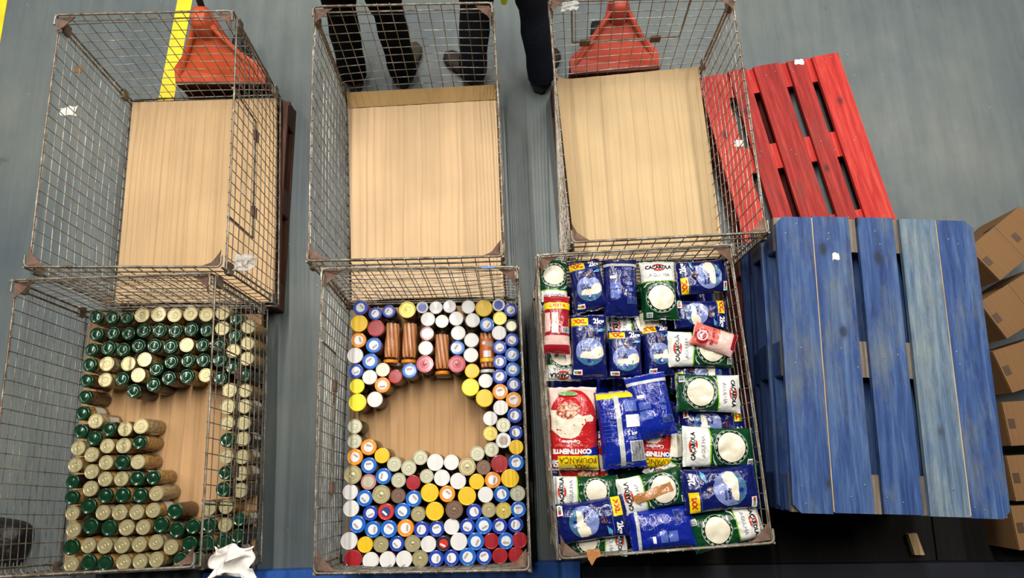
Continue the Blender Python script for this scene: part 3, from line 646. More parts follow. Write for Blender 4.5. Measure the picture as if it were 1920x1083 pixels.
for (px, py, lm, lab, wr, rz) in ((735, 641, 'lid_orange', 'orange-lidded sausage jar lying beside the dark red lid, leftmost', False, -.05), (768, 641, 'lid_orange', 'orange-lidded sausage jar lying second from left, below the gold lid', False, -.04),
        (829, 662, 'lid_orange', 'orange-lidded sausage jar lying alone between two crimson-lidded jars', False, .0), (913, 659, 'lid_white', 'white-lidded sausage jar lying with an orange and yellow label', True, .0)):
    sausage_jar(px, py, ZJ+.074, lm, lab, wr, rz)
    p = at(px, py, ZJ+.074+.036); t_ = (p.x, p.y)
    # its carrier, a second lying jar
    z = ZJ; X_ = None
    pp = at(px, py, ZJ+.11); q_ = Vector((pp.x, pp.y-.004, 0))
    d_ = (fwd.dot(Vector((q_.x, q_.y, z+.036-ZC)))); uu = rt.dot(Vector((q_.x, q_.y, z+.036-ZC)))/d_*F+960; vv = 541.5-up.dot(Vector((q_.x, q_.y, z+.036-ZC)))/d_*F
    sausage_jar(uu, vv, z, 'lid_white', {'o': ''}.get('', 'lying sausage jar hidden underneath the ' + {735: 'leftmost', 768: 'second', 829: 'lone middle', 913: 'labelled'}[px] + ' lying sausage jar'), False, rz)

# ---------------------------------------------------------------- bags
FONTC = {}
def text_mesh(s, size, off=.0, align='CENTER', sx=1.):
    key = (s, size, off, align, sx)
    if key not in FONTC:
        cu = bpy.data.curves.new('t', 'FONT'); cu.body = s; cu.size = size; cu.align_x = align; cu.align_y = 'CENTER'; cu.offset = off; cu.resolution_u = 2
        ob = bpy.data.objects.new('t', cu); C.objects.link(ob); dg = bpy.context.evaluated_depsgraph_get(); dg.update()
        me = bpy.data.meshes.new_from_object(ob.evaluated_get(dg))
        FONTC[key] = ([(v_.co.x*sx, v_.co.y) for v_ in me.vertices], [tuple(p.vertices) for p in me.polygons])
        bpy.data.objects.remove(ob); bpy.data.curves.remove(cu); bpy.data.meshes.remove(me)
    return FONTC[key]
class Bag:
    def __init__(s, name, label, px, py, rot, W, H, T, z, film_, seed, tx=0, ty=0, group='rice bags heaped in the front right cage', wr=1.):
        s.W, s.H, s.T, s.seed, s.wr = W, H, T*(1.22 if wr == 1 else 1), seed, wr*1.25
        p = at(px, py, z); s.t = thing(name, label, 'bag', p, 0, group)
        s.t.rotation_euler = (R(tx), R(ty), R(rot)); s.layer = 0
        nx, ny = 26, 40; V = []; Fs = []
        for side in (1, -1):
            for j in range(ny+1):
                y = (j/ny-.5)*H
                for i in range(nx+1):
                    u = i/nx*2-1; x = u*s.hw(y); V.append((x, y+s.edge(x, y), side*s.z(x, y)))
        n1 = (nx+1)*(ny+1)
        for j in range(ny):
            for i in range(nx):
                a = j*(nx+1)+i; Fs.append((a, a+1, a+nx+2, a+nx+1)); Fs.append((n1+a, n1+a+nx+1, n1+a+nx+2, n1+a+1))
        for i in range(nx): Fs.append((i, n1+i, n1+i+1, i+1)); a = ny*(nx+1)+i; Fs.append((a, a+1, n1+a+1, n1+a))
        for j in range(ny): a = j*(nx+1); Fs.append((a, a+nx+1, n1+a+nx+1, n1+a)); a += nx; Fs.append((a+nx+1, a, n1+a, n1+a+nx+1))
        MB().add(V, Fs).build('bag_body', film_, s.t, True, 70)
    def hw(s, y):
        return s.W/2*(.95+.05*abs(2*y/s.H)**3+.012*noise.noise(Vector((y*30, s.seed, 1))))
    def edge(s, x, y):
        f = abs(2*y/s.H)**8
        return f*.006*noise.noise(Vector((x*40, s.seed*3.1, y)))
    def z(s, x, y):
        u = min(1, abs(x/s.hw(y))); v = min(1, abs(y/(s.H/2*.95)))
        b_ = max(0, 1-u**2.6)**.55*max(0, 1-v**3.2)**.5
        n_ = noise.noise(Vector((x*16, y*13, s.seed)))*.10+noise.noise(Vector((x*42, y*22, s.seed+9)))*.04+ (abs(noise.noise(Vector((x*24+y*9, y*20-x*12, s.seed+4))))-.2)*-.12
        return s.T/2*b_*(1+n_*1.5*s.wr) + .0012 + .0012*v**6*abs(math.sin(x*260))
    def put(s, pts, faces, mat, name, lift=None, onto=None):
        if lift is None: s.layer += 1; lift = .0006*s.layer+.0006
        V = []
        for x, y in pts:
            e = .002
            hx = s.hw(y)*.995; x = max(-hx, min(hx, x)); y = max(-s.H/2*.995, min(s.H/2*.995, y))
            zc = s.z(x, y); n_ = Vector((-(s.z(x+e, y)-s.z(x-e, y))/(2*e), -(s.z(x, y+e)-s.z(x, y-e))/(2*e), 1)).normalized()
            if abs(n_.x) > .6: n_ = Vector((0, 0, 1))
            V.append(Vector((x, y+s.edge(x, y), zc))+n_*lift)
        return MB().add(V, faces).build(name, mat, s.t if onto is None else onto, True, 70)
    def poly(s, P, mat, name='print_panel', step=.0075, onto=None):
        n = len(P); xs = [p[0] for p in P]; ys = [p[1] for p in P]
        def inside(x, y):
            c = False; j = n-1
            for i in range(n):
                if (P[i][1] > y) != (P[j][1] > y) and x < (P[j][0]-P[i][0])*(y-P[i][1])/(P[j][1]-P[i][1])+P[i][0]: c = not c
                j = i
            return c
        B_ = []
        for i in range(n):
            a, b_ = Vector(P[i]), Vector(P[(i+1) % n]); k = max(1, int((b_-a).length/step))
            B_ += [a.lerp(b_, t_/k) for t_ in range(k)]
        nb = len(B_); pts = list(B_); y = min(ys)+step*.6
        while y < max(ys):
            x = min(xs)+step*.6
            while x < max(xs):
                if inside(x, y) and min((Vector((x, y))-q_).length for q_ in B_) > step*.5: pts.append(Vector((x, y)))
                x += step
            y += step
        r_ = delaunay_2d_cdt(pts, [], [list(range(nb))], 1, 1e-6)
        return s.put([tuple(p) for p in r_[0]], [tuple(f) for f in r_[2]], mat, name, onto=onto)
    def rect(s, x0, y0, x1, y1, mat, name='print_panel', onto=None, step=.0075): return s.poly([(x0, y0), (x1, y0), (x1, y1), (x0, y1)], mat, name, onto=onto, step=step)
    def disc(s, x, y, r, mat, name='print_panel', ry=None, n=28, onto=None): return s.poly([(x+r*math.cos(2*math.pi*k/n), y+(ry or r)*math.sin(2*math.pi*k/n)) for k in range(n)], mat, name, onto=onto)
    def ring(s, x, y, r, w_, mat, name='print_ring', n=48, onto=None, dash=False):
        pts = []; fs = []
        for k in range(n):
            a = 2*math.pi*k/n; pts += [(x+r*math.cos(a), y+r*math.sin(a)), (x+(r+w_)*math.cos(a), y+(r+w_)*math.sin(a))]
            if not dash or k % 2 == 0: fs.append((2*k, 2*k+1, (2*k+3) % (2*n), (2*k+2) % (2*n)))
        return s.put(pts, fs, mat, name, onto=onto)
    def text(s, st, x, y, size, mat, off=0., sx=1., align='CENTER', onto=None, rot=0):
        P, fs = text_mesh(st, size, off, align, sx); c, s_ = math.cos(R(rot)), math.sin(R(rot))
        return s.put([(x+p[0]*c-p[1]*s_, y+p[0]*s_+p[1]*c) for p in P], fs, mat, 'lettering', onto=onto)
    def bars(s, x0, y0, x1, y1, onto=None, mat='film_ink', bg='film_white_ink', vertical=True):
        o = s.rect(x0, y0, x1, y1, bg, 'barcode'); pts = []; fs = []; x = x0+.002; rnd = random.Random(s.seed)
        s.layer += 1
        while x < x1-.003:
            w_ = rnd.choice((.0006, .0009, .0014)); k = len(pts)
            ya, yb = y0+.002, y1-.002; m_ = 6
            for q_ in range(m_+1): pts += [(x, ya+(yb-ya)*q_/m_), (x+w_, ya+(yb-ya)*q_/m_)]
            for q_ in range(m_): a = k+2*q_; fs.append((a, a+1, a+3, a+2))
            x += w_+rnd.choice((.0008, .0012))
        s.put(pts, fs, mat, 'barcode_lines', onto=o)
def blob(x, y, rx, ry, k, seed, n=36):
    return [(x+rx*(1+k*noise.noise(Vector((math.cos(a)*1.3, math.sin(a)*1.3, seed))))*math.cos(a), y+ry*(1+k*noise.noise(Vector((math.cos(a)*1.3, math.sin(a)*1.3, seed+5))))*math.sin(a)) for a in [2*math.pi*i/n for i in range(n)]]
def art_xxl(b, s=1.):
    W, H = b.W, b.H; w_, h = W/2, H/2
    b.rect(-w_*.94, h*.62, -w_*.04, h*.88, 'film_yellow', 'yellow_flash'); b.text('XXL', -w_*.48, h*.75, .025*s, 'film_red_ink', .0016)
    b.text('2kg', w_*.52, h*.75, .031*s, 'film_white_ink', .0012)
    b.rect(-w_*.94, h*.575, w_*.94, h*.59, 'film_pale_blue', 'print_line')
    r = W*.37; cx, cy = 0, -h*.2
    c = b.disc(cx, cy, r, 'film_periwinkle', 'print_circle')
    P = [(cx+r*math.cos(a), cy+r*math.sin(a)) for a in [R(200)+R(150)*i/14 for i in range(15)]]
    b.poly(P+[(cx+r*.95, cy-r*.1), (cx+r*.2, cy-r*.25), (cx-r*.6, cy-r*.38)], 'film_teal', 'print_bowl', onto=c)
    b.poly([(cx-r*.72, cy-r*.42), (cx-r*.1, cy-r*.5), (cx+r*.5, cy-r*.52), (cx+r*.93, cy-r*.3), (cx+r*.98, cy+r*.05), (cx+r*.8, cy+r*.36), (cx+r*.45, cy+r*.33), (cx+r*.2, cy+r*.12), (cx-r*.3, cy+r*.02), (cx-r*.65, cy-r*.15)], 'rice_grain', 'rice_window', onto=c)
    b.text('Arroz', cx-r*.35, cy+r*.32, .015*s, 'film_blue', .0005, onto=c); b.text('Agulha', cx-r*.28, cy+r*.08, .015*s, 'film_blue', .0005, onto=c)
    d_ = b.disc(cx+.004, h*.33, .0135*s, 'film_plum', 'print_seal'); b.rect(cx-.004, h*.325, cx+.012, h*.345, 'film_pale_blue', 'print_line', onto=d_)
    b.poly([(w_*.3, h*.4), (w_*.6, h*.52), (w_*.88, h*.52), (w_*.7, h*.42)], 'film_leaf', 'print_leaf')
    n_ = b.rect(-w_*.85, -h*.86, -w_*.4, -h*.72, 'film_white_ink', 'score_label'); b.rect(-w_*.8, -h*.83, -w_*.62, -h*.76, 'film_leafgreen', 'print_patch', onto=n_); b.rect(-w_*.62, -h*.83, -w_*.45, -h*.76, 'film_red_ink', 'print_patch', onto=n_)
    b.disc(cx-r*.1, cy-r*.62, .008*s, 'film_royal', 'print_seal')
def art_cac(b, ring=True, tx_='CAÇAROLA'):
    W, H = b.W, b.H; w_, h = W/2, H/2
    b.rect(-w_, h*.28, w_, h*.985, 'film_white', 'white_panel', step=.006); b.rect(-w_, h*.245, w_, h*.28, 'film_lime', 'print_line')
    for sg in (1, -1):
        b.poly([(math.cos(a)*W*.15, h*.725+sg*(.0088+math.sin(a)*.0075)) for a in [math.pi*i/12 for i in range(13)]], 'film_red_ink', 'print_badge', .005)
    b.text(tx_, 0, h*.725, .0215, 'film_ink', .0009, .92); b.text('AGULHA', 0, h*.45, .021, 'film_grey_ink', 0, 1.0)
    cx, cy = 0, -h*.3; r = W*.335
    b.disc(cx, cy, r*1.22, 'film_dark_green', 'print_circle'); b.ring(cx, cy, r*1.2, .0016, 'film_ring'); b.ring(cx, cy, r*1.09, .003, 'film_ring', n=34, dash=True)
    b.disc(cx, cy, r, 'rice_grain', 'rice_window')
    b.bars(-w_*.8, -h*.9, -w_*.5, -h*.76)
    b.poly([(-w_*.9, h*.1), (-w_*.62, h*.2), (-w_*.3, h*.22), (-w_*.6, h*.17), (-w_*.86, h*.06)], 'film_ring', 'print_flourish')
def art_cont(b):
    W, H = b.W, b.H; w_, h = W/2, H/2
    b.poly(blob(0, -h*.12, w_*.97, h*.8, .06, 3), 'film_red', 'red_panel', .009); b.rect(-w_*.97, -h*.2, w_*.97, h*.95, 'film_red', 'red_panel', step=.009)
    b.poly([(w_*x, h*y) for x, y in ((.97, -.45), (.95, -.02), (.8, .08), (.5, .24), (.1, .27), (-.18, .2), (-.35, -.02), (-.5, -.13), (-.76, -.15), (-.82, -.24), (-.68, -.31), (-.35, -.26), (0, -.36), (.5, -.42), (.75, -.42))], 'rice_grain', 'rice_window', .009)
    b.poly([(w_*.2+w_*.5*math.cos(a)*.9-h*.2*math.sin(a)*.25, -h*.4+h*.2*math.sin(a)*.95+w_*.5*math.cos(a)*.2) for a in [2*math.pi*i/26 for i in range(26)]], 'meat_print', 'food_picture')
    b.poly([(-w_*.98, h*.42), (-w_*.98, h*.68), (-w_*.3, h*.66), (-w_*.6, h*.5)], 'film_royal', 'blue_corner')
    b.text('CONTINENTE', w_*.08, h*.56, .0235, 'film_white_ink', .0014, 1.); b.text('Arroz Origem Portugal', w_*.08, h*.43, .0135, 'film_coral', .0002); b.text('Carolino', w_*.1, h*.34, .019, 'film_white_ink', .0006)
    y_ = b.rect(-w_*.97, h*.66, w_*.62, h*.97, 'film_yellow', 'yellow_flash', step=.008); b.text('PACK', -w_*.3, h*.9, .024, 'film_brown_ink', .001, onto=y_); b.text('POUPANÇA', -w_*.15, h*.76, .0265, 'film_brown_ink', .0002, onto=y_)
    b.text('5kg', w_*.8, h*.82, .03, 'film_white_ink', .0014)
    b.disc(w_*.2, -h*.8, w_*.38, 'film_leafgreen', 'green_badge', h*.055)
def art_back(b, five=False):
    W, H = b.W, b.H; w_, h = W/2, H/2
    if five:
        b.rect(-w_*.95, h*.8, w_*.7, h*.96, 'film_yellow', 'yellow_flash'); b.rect(-w_*.2, -h*.96, w_*.02, h*.86, 'film_clear', 'seam_strip')
        b.rect(w_*.22, h*.02, w_*.88, h*.34, 'film_white_ink', 'blank_panel'); b.bars(w_*.28, -h*.84, w_*.94, -h*.34); b.text('5 kg', w_*.42, -h*.14, .022, 'film_white_ink', .0008)
        b.rect(w_*.2, -h*.3, w_*.6, -h*.22, 'film_pale_blue', 'print_patch'); b.rect(w_*.2, h*.42, w_*.8, h*.7, 'film_pale_blue', 'print_patch')
        for k in range(9): b.rect(-w_*.8, h*(.5-k*.1), -w_*.3, h*(.49-k*.1), 'film_pale_blue', 'print_line')
        return
    b.rect(-w_*.96, h*.7, w_*.96, h*.8, 'film_clear', 'seam_strip')
    b.rect(-w_*.62, -h*.1, -w_*.1, h*.12, 'film_pale_blue', 'print_patch'); b.rect(-w_*.62, -h*.42, -w_*.1, -h*.14, 'film_pale_blue', 'print_patch'); b.rect(-w_*.62, h*.26, -w_*.3, h*.36, 'film_white_ink', 'print_patch')
    b.rect(w_*.35, h*.02, w_*.6, h*.14, 'film_pale_blue', 'print_patch'); b.rect(w_*.35, -h*.2, w_*.6, -h*.08, 'film_pale_blue', 'print_patch'); b.bars(w_*.3, -h*.6, w_*.85, -h*.38, mat='film_blue', bg='film_pale_blue')
    for k in range(5): b.rect(w_*.0, h*(.5-k*.07), w_*.7, h*(.492-k*.07), 'film_pale_blue', 'print_line')
    b.text('CIGALA', w_*.4, h*.58, .015, 'film_periwinkle', .0002)
def art_smallred(b):
    W, H = b.W, b.H; w_, h = W/2, H/2
    b.rect(-w_*.98, -h*.97, w_*.98, -h*.42, 'film_pink', 'clear_panel'); b.rect(-w_*.98, -h*.97, w_*.98, -h*.72, 'film_crimson', 'print_panel')
    b.rect(-w_*.98, h*.48, w_*.98, h*.7, 'film_yellow', 'yellow_flash'); b.text('OFERTA', 0, h*.59, .017, 'film_red_ink', .0006)
    b.rect(-w_*.9, -h*.3, -w_*.5, h*.36, 'film_pink', 'print_patch'); b.rect(-w_*.4, -h*.35, w_*.1, h*.36, 'film_pink', 'print_patch'); b.bars(w_*.3, -h*.34, w_*.9, -h*.14)
def art_basmati(b):
    W, H = b.W, b.H; w_, h = W/2, H/2
    b.rect(-w_*.98, -h*.97, w_*.98, -h*.15, 'film_pink', 'clear_panel'); b.rect(-w_*.98, -h*.97, w_*.98, -h*.78, 'film_crimson', 'print_panel')
    b.rect(-w_*.98, -h*.97, -w_*.45, h*.3, 'film_pink', 'print_panel')
    c = b.disc(-w_*.1, h*.58, w_*.6, 'film_crimson', 'print_circle'); b.ring(-w_*.1, h*.58, w_*.34, .0035, 'film_white_ink', onto=c); b.poly([(-w_*.45, h*.55), (-w_*.1, h*.7), (w_*.22, h*.52), (-w_*.08, h*.6)], 'film_white_ink', 'print_swoosh', onto=c)
    b.text('BASMATI', w_*.1, h*.12, .017, 'film_crimson', .0003)
BG = [ # name, label, px, py, rot, W, H, T, z, film, art, tx, ty
 ('back', 'blue rice bag under the rear row, only its blue back showing', 1178, 612, 88, .15, .24, .06, .70, 'film_blue', art_back, 0, 0),
 ('cac', 'green and white rice bag peeping out below the second blue bag', 1195, 610, 92, .14, .25, .055, .715, 'film_green', art_cac, 0, 3),
 ('xxl', 'blue 2kg rice bag sideways low beside the red packet, mostly covered', 1312, 697, 90, .15, .25, .06, .70, 'film_blue', art_xxl, 0, 0),
 ('xxl', 'blue 2kg rice bag sideways between two green bags on the right', 1335, 795, -88, .15, .27, .06, .705, 'film_blue', art_xxl, 0, 0),
 ('cac', 'green rice bag mostly hidden left of the centre-right green bags', 1256, 850, 150, .14, .24, .05, .69, 'film_green', art_cac, 0, 0),
 ('cont', 'red family rice bag half buried, its yellow flash corner showing', 1228, 815, 176, .15, .27, .06, .70, 'film_royal', art_cont, 0, 0),
 ('cont', 'red rice bag poking out below the big red family bag', 1092, 862, 2, .21, .22, .07, .70, 'film_pink', art_cont, 4, 0),
 ('cac', 'green and white rice bag wedged upright against the front rim', 1118, 1015, -92, .11, .24, .05, .72, 'film_green', art_cac, 0, -10),
 ('cac', 'green and white rice bag under the right blue bag, white end out', 1358, 890, 80, .15, .26, .055, .70, 'film_green', art_cac, 0, 0),
 ('cac', 'green and white rice bag in the rear left corner, circle uppermost', 1037, 535, 178, .122, .225, .065, .79, 'film_green', art_cac, 0, -4),
 ('cac', 'green and white upside-down rice bag above the big red family bag', 1056, 676, 176, .15, .17, .055, .735, 'film_green', art_cac, 0, 0),
 ('xxl', 'blue 2kg rice bag lying in the right rear, second from the rim', 1313, 590, -92, .125, .22, .05, .742, 'film_blue', art_xxl, 0, 0),
 ('xxl', 'blue 2kg rice bag in the rear row, beside the corner green bag', 1102, 536, 7, .138, .215, .07, .795, 'film_blue', art_xxl, 0, 0),
 ('xxl', 'blue and clear rice bag right of the centre blue bag, rice showing', 1232, 655, 4, .12, .22, .06, .735, 'film_blue', art_xxl, 0, 8),
 ('back', 'blue rice bag lying face down with a grey seam strip', 1163, 540, -2, .143, .245, .07, .80, 'film_blue', art_back, 0, 0),
 ('xxl', 'blue 2kg rice bag sideways in the rear right corner', 1315, 520, 92, .148, .21, .06, .785, 'film_blue', art_xxl, 0, 0),
 ('cac', 'green and white rice bag upright in the rear row, right of centre', 1235, 545, 0, .148, .25, .07, .80, 'film_green', art_cac, 0, 0),
 ('xxl', 'blue 2kg rice bag in the second row, right of the red packet', 1104, 650, -2, .15, .265, .07, .785, 'film_blue', art_xxl, 0, 0),
 ('xxl', 'blue 2kg rice bag in the second row, under a blue one', 1172, 664, -3, .14, .2, .06, .765, 'film_blue', art_xxl, 0, 0),
 ('cac', 'green and white rice bag sideways under the small coral packet', 1312, 655, 87, .15, .265, .06, .765, 'film_green', art_cac, 0, 0),
 ('smallred', 'small red packet with a yellow band against the left mesh', 1044, 608, -3, .108, .24, .06, .83, 'film_crimson', art_smallred, 0, 0),
 ('cac', 'green and white rice bag sideways at the right, circle to its left', 1327, 737, -94, .155, .255, .065, .775, 'film_green', art_cac, 0, 0),
 ('cont', 'big red family rice bag with a yellow flash, text upside down', 1074, 802, 178, .20, .325, .085, .77, 'film_pink', art_cont, 0, 0),
 ('backroyal', 'royal blue rice bag back, crumpled, right of the white-striped bag', 1220, 760, 8, .17, .25, .07, .785, 'film_royal', art_back, 0, 0),
 ('back5', 'royal blue 5 kg rice bag back with a white centre stripe', 1163, 804, 3, .175, .30, .08, .79, 'film_royal', lambda b: art_back(b, True), 0, 0),
 ('cac', 'green and white rice bag sideways at the right, white end left', 1345, 838, 86, .16, .28, .065, .78, 'film_green', art_cac, 0, 0),
 ('cac', 'green and white rice bag sideways below the big red bag', 1098, 920, 89, .12, .26, .06, .755, 'film_green', art_cac, 0, 0),
 ('cac', 'green and white rice bag mended with a strip of brown tape', 1222, 920, 100, .145, .265, .06, .77, 'film_green', art_cac, 0, 0),
 ('back', 'royal blue rice bag back in the middle of the front row', 1240, 990, 94, .155, .25, .07, .775, 'film_royal', art_back, 0, 0),
 ('cac', 'green and white rice bag in the front right corner', 1360, 987, -78, .14, .285, .06, .765, 'film_green', art_cac, 0, 0),
 ('xxl', 'blue 2kg rice bag sideways in the front left corner', 1107, 974, -84, .155, .28, .07, .79, 'film_blue', art_xxl, 0, 0),
 ('xxl', 'blue 2kg rice bag sideways near the front right corner', 1349, 916, 93, .17, .29, .07, .80, 'film_blue', art_xxl, 0, 0),
 ('basmati', 'small coral packet with a red circle, lying on a green bag', 1338, 636, 68, .098, .175, .045, .815, 'film_coral', art_basmati, 0, 0),
]
for i, (kd, lab, px, py, rot, W, H, T, z, fm, art, tx, ty) in enumerate(BG):
    b = Bag('rice_bag', lab, px, py, rot, W, H, T, z-.01, fm, i*1.7+2, tx, ty); art(b)
    if 'brown tape' in lab:
        b.poly([(-.030, .075), (.0, .082), (.022, -.07), (-.012, -.072)], 'brown_tape', 'repair_tape')
# bags deeper down carry the visible ones
c4 = sum(CG['R2'][2], Vector())/4; plain = {}
for ly in range(4):
    for ix in range(3):
        for iy in range(4):
            fm = ('film_blue', 'film_green', 'film_royal')[(ix+iy+ly) % 3]
            x, y, z = c4.x+(ix-1)*.245, c4.y+(iy-1.5)*.268, .187+.058+ly*.116
            if fm not in plain:
                b = Bag('rice_bag', '', 960, 800, 0, .255, .235, .118, z, fm, 50+len(plain), wr=.5); plain[fm] = b.t.children[0].data if b.t.children else [o for o in bpy.data.objects if o.parent == b.t][0].data
                t = b.t; t.location = (x, y, z); t.rotation_euler = (0, 0, 0)
            else:
                t = thing('rice_bag', '', 'bag', (x, y, z)); link('bag_body', plain[fm], t)
            cn = {'film_blue': 'navy', 'film_green': 'green', 'film_royal': 'royal blue'}[fm]
            tag(t, f"{cn} buried rice bag, {['lowest', 'second', 'third', 'upper'][ly]} buried layer, {['left', 'middle', 'right'][ix]} column, {['front', 'second', 'third', 'rear'][iy]} row", 'bag', 'rice bags buried in the front right cage')

# ---------------------------------------------------------------- pallet trucks
def pallet_truck(label, fl_, fr_, apex, mat, dark, handle_lean):
    z = .22; a, b_ = at(*fl_, z), at(*fr_, z); o = (a+b_)/2; an = math.atan2((b_-a).y, (b_-a).x); W = (b_-a).length
    t = thing('pallet_truck', label, 'pallet truck', (o.x, o.y, 0), an)
    ap = at(*apex, .42)-Vector((o.x, o.y, 0)); ap = Matrix.Rotation(-an, 3, 'Z') @ ap
    ax, ay = ap.x, ap.y; w_ = W/2
    # forks reach under the cage pallet
    for s in (-1, 1):
        MB().box((s*.19, -.56, .048), (.15, 1.12, .045), ch=.02).build('fork', dark, t)
        MB().lathe([(.02, -.04), (.038, -.04), (.038, .04), (.02, .04)], 14).build('fork_wheel', 'black_rubber', t, True, 40, loc=(s*.19, -.9, .0385), rot=(0, math.pi/2, 0))
    MB().box((0, .03, .13), (W, .07, .2), ch=.012).build('fork_bridge', dark, t)
    # sloping triangular cover
    P = [(-w_, .0), (w_, .0), (w_, .075), (ax+.075, ay-.06), (ax+.055, ay+.03), (ax-.055, ay+.03), (ax-.075, ay-.06), (-w_, .075)]
    def hz(p): return .225+(.2*max(0, (p[1]-.03)/max(.05, ay)))
    n = len(P); MB().add([(p[0], p[1], hz(p)-.05) for p in P]+[(p[0], p[1], hz(p)) for p in P], [tuple(reversed(range(n))), tuple(range(n, 2*n))]+[(i, (i+1) % n, n+(i+1) % n, n+i) for i in range(n)]).build('cover_plate', mat, t)
    for s in (-1, 1):
        MB().tube([(s*(w_-.02), .04, .228), (ax+s*.045, ay-.03, .42)], .014, 8).build('cover_rib', mat, t, True)
    if dark == 'truck_dark_red':
        Q = [(-w_*.62, .05), (w_*.66, .05), (ax+.045, ay-.13), (ax-.045, ay-.13)]
        MB().add([(p[0], p[1], hz(p)+.001) for p in Q]+[(p[0], p[1], hz(p)+.004) for p in Q], [(3, 2, 1, 0), (4, 5, 6, 7), (0, 1, 5, 4), (1, 2, 6, 5), (2, 3, 7, 6), (3, 0, 4, 7)]).build('recess_panel', dark, t)
    # pump head, steering wheels and tiller
    rings = []
    for k, (z_, hx, hy) in enumerate(((.2, .05, .06), (.40, .048, .07), (.46, .045, .062), (.485, .034, .045), (.49, .012, .02))):
        rings.append([Vector((ax+hx*math.copysign(abs(math.cos(q_))**.6, math.cos(q_)), ay+hy*math.copysign(abs(math.sin(q_))**.6, math.sin(q_)), z_)) for q_ in [2*math.pi*i/20 for i in range(20)]])
    MB().loft(rings).build('pump_head', mat, t, True, 50)
    for s in (-1, 1):
        MB().lathe([(.03, -.025), (.085, -.025), (.09, -.018), (.09, .018), (.085, .025), (.03, .025)], 22).build('steer_wheel', 'black_rubber', t, True, 40, loc=(ax+s*.075, ay+.04, .09), rot=(0, math.pi/2, 0))
    hx, hy = handle_lean; tip = Vector((ax+hx, ay+hy, 1.15))
    MB().tube([(ax, ay+.03, .4), (ax+hx*.15, ay+hy*.15+.02, .5), tip], .017, 10).build('tiller_shaft', 'black_rubber', t, True)
    MB().tube(bend([tip, tip+Vector((-.09, .02, .05)), tip+Vector((-.09, .05, .17)), tip+Vector((.09, .05, .17)), tip+Vector((.09, .02, .05)), tip], .03), .013, 8).build('tiller_handle', 'black_rubber', t, True)
    return t, Vector((o.x, o.y, 0))
pallet_truck('orange pallet truck pushed under the rear left cage', (330, 158), (500, 158), (381, 40), 'truck_orange', 'brown_wood', (.06, .3))
pallet_truck('red-brown pallet truck with a dark recessed cover behind the rear right cage', (1070, 140), (1236, 128), (1160, 12), 'truck_red', 'truck_dark_red', (0, .3))

# ---------------------------------------------------------------- people (only their legs reach into the picture)
def ell(c, ax_, rx, ry, n=18):
    ax_ = ax_.normalized(); u = Vector((1, 0, 0)); u = (u-ax_*u.dot(ax_)).normalized(); w_ = ax_.cross(u)
    return [c+u*rx*math.cos(2*math.pi*i/n)+w_*ry*math.sin(2*math.pi*i/n) for i in range(n)]
def limb(mb, pts, rads, n=18, fold=0):
    rings = []
    pts = [Vector(p) for p in pts]
    # resample
    P = []; Rr = []
    for i in range(len(pts)-1):
        for s in range(6):
            f = s/6; P.append(pts[i].lerp(pts[i+1], f)); Rr.append(rads[i]*(1-f)+rads[i+1]*f)
    P.append(pts[-1]); Rr.append(rads[-1])
    for i, p in enumerate(P):
        t = P[min(i+1, len(P)-1)]-P[max(i-1, 0)]
        k = 1+fold*.06*math.sin(i*1.9)
        rg = ell(p, t, Rr[i]*k, Rr[i]*k*1.05, n)
        if fold: rg = [p+(q_-p)*(1+.05*fold*noise.noise(q_*14)) for q_ in rg]
        rings.append(rg)
    mb.loft(rings)
